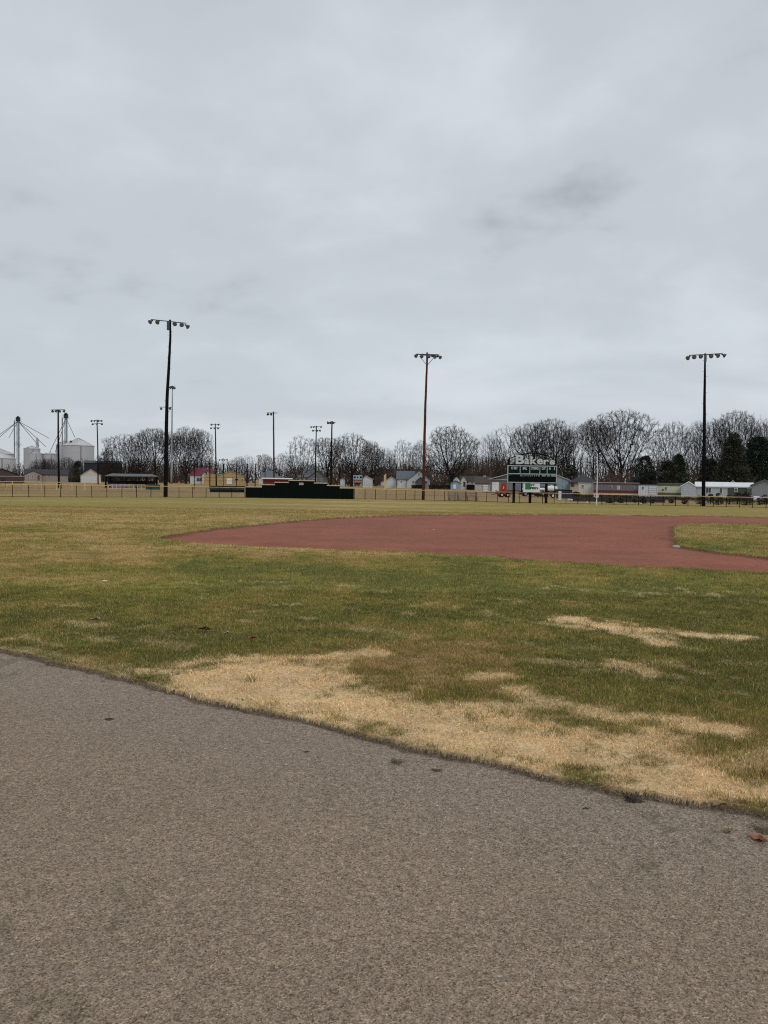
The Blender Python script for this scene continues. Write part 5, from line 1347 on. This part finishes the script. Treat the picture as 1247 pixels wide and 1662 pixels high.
for a in [
 (176, 30, 728, 300, 'tangle', 'small brushy bare tree at the left end of the tree line, beside the thin pole'),
 (203, 62, 705.5, 285, 'tangle', 'bushy bare tree over the left end of the open shelter'),
 (226, 46, 703, 300, 'twin', 'bare tree behind the middle of the open shelter'),
 (252, 50, 695, 280, 'vase', 'tall bare tree rising just left of the tall crooked pole'),
 (276, 44, 701, 310, 'twin', 'bare tree directly behind the slim grey steel mast'),
 (302, 58, 693, 270, 'wide', 'tall bare tree between the steel mast and the red roofed house'),
 (324, 50, 697, 285, 'twin', 'dense bare tree above the red roofed house'),
 (389, 30, 741, 420, 'tangle', 'tiny far bare tree above the right half of the yellow building'),
 (403, 24, 738, 430, 'open', 'tiny far bare tree behind the right end of the backstop'),
 (430, 26, 737, 420, 'vase', 'tiny far bare tree left of the pole with the red dugout'),
 (460, 40, 736, 380, 'tangle', 'low bushy bare tree just right of the red dugout pole'),
 (487, 54, 707, 235, 'sparse', 'bare tree with a thick base and long arching limbs behind the green wall'),
 (531, 46, 710, 262, 'vase', 'bare tree between the two poles behind the green wall'),
 (552, 40, 716, 270, 'open', 'slender bare tree right of the second pole behind the green wall'),
 (571, 66, 704, 250, 'round', 'large bare tree above the small pale blue scoreboard'),
 (603, 44, 716, 280, 'round', 'bare tree behind the white shed with the wide door'),
 (624, 36, 728, 300, 'round', 'low rounded bare tree above the pale yellow foul pole'),
 (652, 38, 714, 270, 'sparse', 'thin open bare tree with forked trunk behind the white house'),
 (682, 44, 715, 285, 'tangle', 'bare tree directly behind the red brown pole'),
 (733, 90, 691.5, 215, 'round', 'big round bare tree with thick trunk beside the pale blue shed'),
 (793, 34, 704, 270, 'open', 'slender bare tree above the shed with brown roof'),
 (821, 56, 690, 250, 'open', 'open bare tree left of the scoreboard, above the red panel'),
 (806, 30, 712, 285, 'sparse', 'small thin bare tree just left of the one above the red panel'),
 (862, 66, 686, 240, 'vase', 'tall bare tree rising behind the left part of the scoreboard'),
 (896, 76, 680, 232, 'wide', 'broad bare tree rising behind the right part of the scoreboard'),
 (931, 46, 685, 240, 'open', 'leaning bare tree right of the scoreboard'),
 (916, 40, 697, 262, 'vase', 'bare tree between the broad one and the leaning one right of the scoreboard'),
 (966, 58, 681, 220, 'twin', 'bare tree directly behind the white foul pole'),
 (1008, 104, 666.5, 205, 'wide', 'largest spreading bare tree above the red and grey trailer home'),
 (1091, 60, 685, 215, 'round', 'bare tree above the olive green trailer home'),
 (1130, 42, 684, 240, 'twin', 'bare tree just left of the tall straight pole'),
 (1160, 58, 680, 235, 'vase', 'bare tree just right of the tall straight pole'),
 (1194, 84, 667, 225, 'wide', 'tall bare tree rising behind the large conifer'),
 (1222, 54, 672, 235, 'open', 'bare tree between the two dark evergreens at the right'),
 (1248, 60, 684, 240, 'twin', 'bare tree at the right edge of the photo'),
 (108, 30, 742, 350, 'tangle', 'low bushy bare tree in front of the grain bins near the right elevator leg'),
 (62, 34, 746, 340, 'tangle', 'low dark bushy bare tree in front of the tall narrow grain bin'),
 (82, 28, 744, 345, 'round', 'low rounded bare tree between the grain bins and the ranch house'),
 (769, 30, 738, 300, 'tangle', 'low bushy bare tree right of the big round tree'),
]: tree(*a)

# ------------------------------------------------------------------ far woods and brush: nobody could count it
def scatter_trees(name, label, specs_, m, seed):
    """many small simple trees merged; specs_: (u, width px, top v, Y)"""
    r_ = np.random.default_rng(seed); pr = []
    for sd in range(3):
        T, C = make_tree(100+sd, env=ell(.5, .5, .46), natt=460, trunk=.05, base=.04, kill=.05, step=.03, up=.15, trunks=2, r0=.0040, tr=.0036, tl=.08, twigs=3)
        v, q_ = join([T, C]); tr = np.concatenate([q_[:, [0, 1, 2]], q_[:, [0, 2, 3]]])
        v = v.copy(); v[:, 2] /= np.percentile(v[:, 2], 99.8); v[:, :2] /= (np.percentile(v[:, 0], 99)-np.percentile(v[:, 0], 1)); pr.append((v, tr))
    Vs = []; Ts = []; n = 0
    for i, (u, wd, vt, Y) in enumerate(specs_):
        v, t = pr[i % 3]; a = r_.uniform(0, 6.28); c, s = math.cos(a), math.sin(a)
        W_ = wd*Y/F; H = hz(u, vt, Y)
        x = (v[:, 0]*c-v[:, 1]*s)*W_+gx(u, Y); y_ = (v[:, 0]*s+v[:, 1]*c)*W_+Y; z_ = v[:, 2]*H+FARZ
        Vs.append(np.stack([x, y_, z_], -1)); Ts.append(t+n); n += len(v)
    o = npmesh(name, np.concatenate(Vs), tris=np.concatenate(Ts), mtl=m); tag(o, label, name.replace('_', ' '), kind='stuff'); return o
rr = random.Random(77)
sp = []
prof = [(-120, 752), (0, 752), (150, 745), (200, 740), (340, 742), (420, 752), (470, 748), (560, 742), (700, 744), (760, 736), (800, 730), (900, 728), (1000, 735), (1120, 735), (1247, 725), (1400, 720)]
pu = [p[0] for p in prof]; pv = [p[1] for p in prof]
for i in range(170):
    u = -110+i*8.6+rr.uniform(-6, 6); v = np.interp(u, pu, pv)+rr.uniform(-3, 9); sp.append((u, rr.uniform(18, 32), v, rr.uniform(350, 430)))
scatter_trees('far_woods', 'dull grey brown mass of bare woods far behind the houses', sp, mat('far_twigs', (.085, .068, .060), .95, .2, .2), 5)
sp = []
for (a, b_, v0, Y, n) in [(160, 345, 748, 305, 44), (745, 900, 742, 250, 44), (905, 1130, 764, 190, 46), (1130, 1260, 745, 185, 26), (470, 640, 755, 285, 40), (40, 130, 757, 300, 18), (640, 760, 756, 262, 26)]:
    for i in range(n):
        u = a+(b_-a)*(i+rr.random())/n; sp.append((u, rr.uniform(12, 24), v0+rr.uniform(-8, 14), Y+rr.uniform(-8, 14)))
scatter_trees('undergrowth', 'brown tangled brush along the foot of the tree line', sp, twig_brown, 9)

# ------------------------------------------------------------------ evergreens and shrubs
needle = attr_mat('evergreen_needles', .9, .1, (3, 0), (1.3, .25), 0, 0)
def evergreen(name, u, wpx, vt, Y, label, seed, shape='cone', n=9000, col=(0.030, 0.040, 0.024), group=None, cat='evergreen tree', base=0.02, vb=None):
    r_ = np.random.default_rng(seed); H = hz(u, vt, Y) if vb is None else vb; R = wpx*Y/F/2
    root = empty(name, (gx(u, Y), Y, ground_z(Y)), label, cat, group)
    tr = MB(); tr.path([(0, 0, 0), (0, 0, H*.5), (0, 0, H*.93)], [R*.09+.03, R*.06+.02, .02], 7)
    for i in range(26):
        t = .08+.8*i/26; a = i*2.4; L_ = R*(1-t)**.7*.8; tr.tube((0, 0, H*t), (math.cos(a)*L_, math.sin(a)*L_, H*t+L_*.15), R*.02+.01, .01, n=4)
    tr.build('trunk', bark, root)
    nb = max(40, n//60); a = r_.uniform(0, 6.28, nb); t = (r_.random(nb)**(1.25 if shape == 'cone' else .9)*(1-base)+base)*.95
    if shape == 'cone': rad = R*(1.02-t)**.85*(.70+.55*r_.random(nb))*1.1
    else: rad = R*np.sqrt(np.clip(1-((t-.40)/.57)**2, 0.005, 1))*(.68+.5*r_.random(nb))
    k = r_.uniform(.25, 1.0, nb)**.5
    bx_, by_, bz_ = np.cos(a)*rad*k, np.sin(a)*rad*k, H*t
    m = n; j = r_.integers(0, nb, m); cs = R*.17*(.35+1.0*(1-t[j]))
    P = np.stack([bx_[j]+r_.normal(0, 1, m)*cs, by_[j]+r_.normal(0, 1, m)*cs, bz_[j]+r_.normal(0, .7, m)*cs], -1)
    P[:, 2] = np.maximum(P[:, 2], .05)
    out = P*np.array([1, 1, 0]); out /= (np.linalg.norm(out, axis=1, keepdims=True)+1e-6)
    d = out*.8+np.array([0, 0, .35])+r_.normal(0, .55, (m, 3)); d /= np.linalg.norm(d, axis=1, keepdims=True)
    s = r_.normal(0, 1, (m, 3)); s -= d*(s*d).sum(1, keepdims=True); s /= np.linalg.norm(s, axis=1, keepdims=True)
    ln = (R*.085+.05)*r_.uniform(.6, 1.5, m)[:, None]
    V = np.stack([P-s*ln*.22, P+s*ln*.22, P+d*ln], 1).reshape(-1, 3); T = np.arange(m*3).reshape(-1, 3)
    tone = np.exp(r_.normal(.1, .5, nb))[j]*np.exp(r_.normal(0, .25, m)); C = np.array(col)*tone[:, None]
    o = npmesh('crown', V, tris=T, colors=np.repeat(C, 3, 0), mtl=needle); o.parent = root
    return root
EG = 'dark evergreens behind the trailer homes'
evergreen('conifer', 1188, 58, 700, 172, 'large dark conifer with pointed top behind the white trailer roofs', 1, n=26000, group=EG, col=(.042, .044, .030))
evergreen('conifer', 1228, 52, 706, 176, 'dark full evergreen at the right edge of the photo', 2, 'round', n=24000, group=EG, col=(.024, .038, .024))
evergreen('conifer', 1100, 44, 735, 175, 'dark pointed evergreen above the pale grey trailer home', 3, n=16000, group=EG)
evergreen('conifer', 1083, 34, 746, 172, 'squat dark evergreen left of the pointed one above the pale grey trailer home', 4, 'round', n=12000, group=EG, col=(.032, .034, .024))
evergreen('conifer', 1046, 34, 738, 180, 'dark evergreen beside the largest spreading bare tree', 5, 'round', n=13000, group=EG, col=(.026, .034, .026))
evergreen('conifer', 1150, 32, 742, 178, 'low brown green evergreen right of the tall straight pole', 6, 'round', n=12000, group=EG, col=(.042, .042, .024))
evergreen('conifer', 926, 26, 752, 175, 'low dark evergreen right of the scoreboard', 7, 'round', n=8000, group=EG)
evergreen('conifer', 127, 17, 746.5, 262, 'dark green evergreen left of the small white garage', 8, 'round', n=8000, col=(.022, .032, .018))
evergreen('conifer', 72, 12, 743, 330, 'small dark evergreen among the bare trees before the grain bins', 9, n=5000)
SG = 'small shrubs behind the right fence'
for i, (u, wd, h, dark_) in enumerate([(990, 12, .60, 0), (1008, 10, .55, 1), (1031, 9, .6, 0), (1044, 10, .75, 1), (1060, 9, .62, 0), (1090, 9, .55, 0), (1111, 9, .7, 1), (1135, 11, .95, 0),
                                        (1153, 11, 1.15, 1), (1166, 15, 1.30, 1), (1184, 14, 1.10, 0), (1197, 16, 1.35, 1), (1212, 18, 1.45, 1), (1233, 9, .9, 0), (1241, 10, 1.15, 1), (1254, 12, 1.2, 0)]):
    where = ['left of the first fence post after the foul pole', 'in front of the red band of the trailer home', 'below the left edge of the small white shed', 'below the window of the small white shed', 'below the right door of the small white shed',
             'in front of the olive green trailer home', 'below the gable of the pale grey trailer home', 'just left of the tall straight black pole', 'just right of the tall straight black pole', 'second to the right of the tall straight black pole',
             'third to the right of the tall straight black pole', 'in front of the dark grey green trailer home', 'tallest of all, below the white door', 'in front of the grey gabled house, lighter one', 'in front of the grey gabled house, darker one', 'cut by the right edge of the photo'][i]
    evergreen('shrub', u, wd, 0, 86+(i % 3)*2, ('dark' if dark_ else 'grey green')+' shrub '+where, 20+i, 'round', n=1500, col=(.028, .034, .022) if dark_ else (.060, .068, .042), group=SG, cat='shrub', vb=h)
# low clipped dark hedges
def hedge(name, label, u0, u1, Y, h, col, seed, dep=.8):
    r_ = np.random.default_rng(seed); xa_, xb_ = gx(u0, Y), gx(u1, Y); m = int((xb_-xa_)*h*1500)
    P = np.stack([r_.uniform(0, xb_-xa_, m), r_.uniform(0, dep, m), r_.uniform(0, 1, m)**.8*h*(.75+.35*fbm(r_.uniform(0, 9, m)*0+np.linspace(0, 12, m), np.zeros(m), seed, 3))], -1)
    P[:, 0] = np.linspace(0, xb_-xa_, m); d = r_.normal(0, 1, (m, 3)); d /= np.linalg.norm(d, axis=1, keepdims=True); s = r_.normal(0, 1, (m, 3))
    s -= d*(s*d).sum(1, keepdims=True); s /= np.linalg.norm(s, axis=1, keepdims=True)
    V = np.stack([P-s*.03, P+s*.03, P+d*.11], 1).reshape(-1, 3); V[:, 2] = np.maximum(V[:, 2], 0)
    C = np.array(col)*np.exp(r_.normal(0, .35, m))[:, None]
    o = npmesh(name, V, tris=np.arange(m*3).reshape(-1, 3), colors=np.repeat(C, 3, 0), mtl=needle); o.location = (xa_, Y, FARZ)
    return tag(o, label, 'hedge')
hedge('hedge', 'low dark hedge from the dumpster to the beige house', 906, 942, 112, .95, (.018, .026, .018), 3)
hedge('hedge', 'low grey green hedge in front of the red and grey trailer home', 942, 1036, 110, .62, (.05, .055, .035), 4)
hedge('hedge', 'low dull hedge in front of the white shed and olive trailer home', 1036, 1125, 108, .50, (.06, .058, .045), 6)
hedge('hedge', 'low dull hedge in front of the pale grey trailer home', 1125, 1262, 106, .42, (.055, .055, .042), 7)
hedge('hedge', 'dark bushes beside the porch of the white house', 668, 690, 215, 1.1, (.018, .026, .018), 5)
hedge('hedge', 'dark bushes along the foot of the big round bare tree', 696, 732, 205, 1.2, (.028, .026, .018), 8)

# ------------------------------------------------------------------ leaves and clods
leafc = {'brown': mat('dry_leaf_brown', (.26, .13, .075), .8, .3, 40), 'tan': mat('dry_leaf_tan', (.33, .24, .18), .8, .25, 30), 'red': mat('dry_leaf_red', (.38, .14, .075), .8, .25, 40)}
clodm = mat('dark_clod', (.055, .042, .030), .95, .3, 60); tuftm = mat('loose_thatch', (.16, .12, .07), .95, .35, 60)
def leaf(u, v, size, c, label, rz, curl=.35, lift=0.0):
    x, y_, z_ = gp(u, v); r_ = random.Random(int(u*7+v)); n = 14; q = MB(); vs = [(0, 0, .0)]
    # lobed outline, curled up at the rim
    for ring in (.5, 1.0):
        for i in range(n):
            a = i*2*math.pi/n; l = (0.62+.38*abs(math.cos(a*2.5)))*(1.3 if abs(math.cos(a)) > .9 else .85)*r_.uniform(.85, 1.15)
            rr_ = size*ring*l; vs.append((math.cos(a)*rr_, math.sin(a)*rr_*.62, size*curl*(ring**2)*(.5+.8*math.sin(a*1.5+1)**2)))
    m = len(vs); vs2 = [(a, b_, c_+.0015) for a, b_, c_ in vs]
    f = []
    for off, flip in ((0, True), (m, False)):
        for i in range(n):
            t = [(off, off+1+i, off+1+(i+1) % n), (off+1+i, off+1+n+i, off+1+n+(i+1) % n, off+1+(i+1) % n)]
            f += [tuple(reversed(k)) if flip else k for k in t]
    f += [(1+n+i, m+1+n+i, m+1+n+(i+1) % n, 1+n+(i+1) % n) for i in range(n)]
    q.add(vs+vs2, f)
    o = q.build('fallen_leaf', leafc[c], None, smooth=True, loc=(x, y_, z_+lift)); o.rotation_euler = (r_.uniform(-.25, .1), r_.uniform(-.2, .2), rz)
    st = MB().path([(size*.9, 0, .004), (size*1.25, .01, .012), (size*1.5, .02, .006)], [.0018, .0015, .001], 4).build('stem', leafc[c], o)
    return tag(o, label, 'leaf', 'fallen leaves')
leaf(334, 1028, .085, 'brown', 'large curled brown leaf on the green grass at the left', .4, lift=.038)
leaf(367, 1034, .045, 'tan', 'small dry leaf on the grass between the brown and the reddish one', 1.2, lift=.038)
leaf(409, 1042, .065, 'red', 'reddish curled leaf on the grass, rightmost of three', 2.5, lift=.038)
leaf(1172, 1301, .062, 'tan', 'wide pale tan leaf lying at the ragged turf edge', .1, .18, lift=-.01)
leaf(1231, 1351, .042, 'red', 'orange red lobed leaf on the gravel near the right edge', 2.0, .45, lift=-.040)
leaf(155, 1009, .06, 'tan', 'pale scrap of leaf on the green grass far left', .9, lift=.02)
leaf(1181, 1338, .024, 'brown', 'tiny brown leaf fragment on the gravel near the turf edge', .6, lift=-.040)
def clod(u, v, size, m, label, grassy=False):
    x, y_, _ = gp(u, v); r_ = random.Random(int(u*3+v)); q = MB()
    prof_ = [(0, size), (size*.12, size*.92), (size*.24, size*.55), (size*.30, size*.1)]
    q.lathe(prof_, (0, 0, -.004), (0, 0, 1), 11)
    q.v = [(a*1.35*r_.uniform(.6, 1.3), b_*r_.uniform(.6, 1.3), max(-.006, c_*r_.uniform(.6, 1.4))) for a, b_, c_ in q.v]
    if grassy:
        for i in range(40):
            a = r_.uniform(0, 6.28); rr_ = r_.uniform(0, size); l = r_.uniform(.5, 1.2)*size; b0 = (math.cos(a)*rr_, math.sin(a)*rr_*.8, size*.15)
            q.path([b0, (b0[0]+math.cos(a)*l*.6, b0[1]+math.sin(a)*l*.6, b0[2]+l*.3), (b0[0]+math.cos(a)*l, b0[1]+math.sin(a)*l, b0[2]+l*.1)], [.0012]*3, 3)
    o = q.build('dirt_clod', m, None, loc=(x, y_, -.040)); return tag(o, label, 'clod', 'clods and thatch bits on the gravel')
for a in [(178, 1158.5, .036, clodm, 'dark flat clod alone on the upper left gravel'), (498, 1210.5, .026, clodm, 'dark clod on the gravel under the middle of the dead patch'),
          (645, 1227.5, .032, tuftm, 'grassy thatch tuft on the gravel close to the middle of the turf edge', True), (709, 1240, .020, tuftm, 'small thatch bit right of the grassy tuft', True),
          (118, 1181, .014, clodm, 'small clod lower left of the dark flat one'), (225, 1394, .012, clodm, 'small dark bit on the left gravel'),
          (648, 1423, .010, clodm, 'tiny dark bit in the middle of the gravel'), (690, 1516, .012, clodm, 'tiny dark bit on the lower middle gravel'),
          (1028, 1288, .040, clodm, 'dark soil clod fallen from the turf edge', True), (1243, 1336, .045, tuftm, 'brown thatch tuft at the right edge above the red leaf', True),
          (952, 1300, .018, clodm, 'small clod below the turf edge right of centre'), (700, 1267, .012, clodm, 'small clod below the small thatch bit'),
          (168, 1098, .016, clodm, 'small clod close to the turf edge at the left')]: clod(*a)
def pebble(u, v, size, label, m=None):
    x, y_, _ = gp(u, v); r_ = random.Random(int(u+v*3)); q = MB(); q.lathe([(0, size*.6), (size*.3, size), (size*.7, size*.75), (size*.95, size*.2)], (0, 0, -.003), (0, 0, 1), 8)
    q.v = [(a*1.3*r_.uniform(.85, 1.15), b_*r_.uniform(.8, 1.1), c_) for a, b_, c_ in q.v]
    o = q.build('pebble', m or mat('pale_stone', (.42, .39, .35), .8, .2, 60), None, loc=(x, y_, -.040)); return tag(o, label, 'pebble', 'larger pebbles on the gravel')
for a in [(810, 1567, .009, 'grey pebble on the lower right gravel'), (52, 1440, .006, 'white pebble far left on the gravel'), (20, 1531, .007, 'pale long pebble at the lower left'), (963, 1416, .004, 'small pale pebble on the right half of the gravel'),
          (933, 1518, .004, 'small white pebble below centre right'), (1125, 1327, .006, 'pale pebble close to the turf edge at the right'), (722, 1300, .004, 'small pale pebble below the middle of the turf edge')]: pebble(*a)
for u, v, lab in ((704, 857, 'tiny white scrap on the red clay'), (170, 945, 'tiny white scrap on the left lawn')):
    x, y_, z_ = gp(u, v); o = MB().prism([(-.035, -.02), (.03, -.03), (.04, .02), (-.02, .03)], 'z', 0, .008).build('paper_scrap', white, None, loc=(x, y_, z_+(-.055 if u > 600 else .02))); tag(o, lab, 'scrap')
x, y_, z_ = gp(1098, 886); o = MB().lathe([(0, .10), (.04, .11), (.07, .07)], (0, 0, 0), (0, 0, 1), 9).build('stone', mat('pale_stone', (.42, .39, .35), .8, .2, 60), None, loc=(x, y_, -.055)); tag(o, 'pale flat stone at the corner of the infield grass', 'stone')
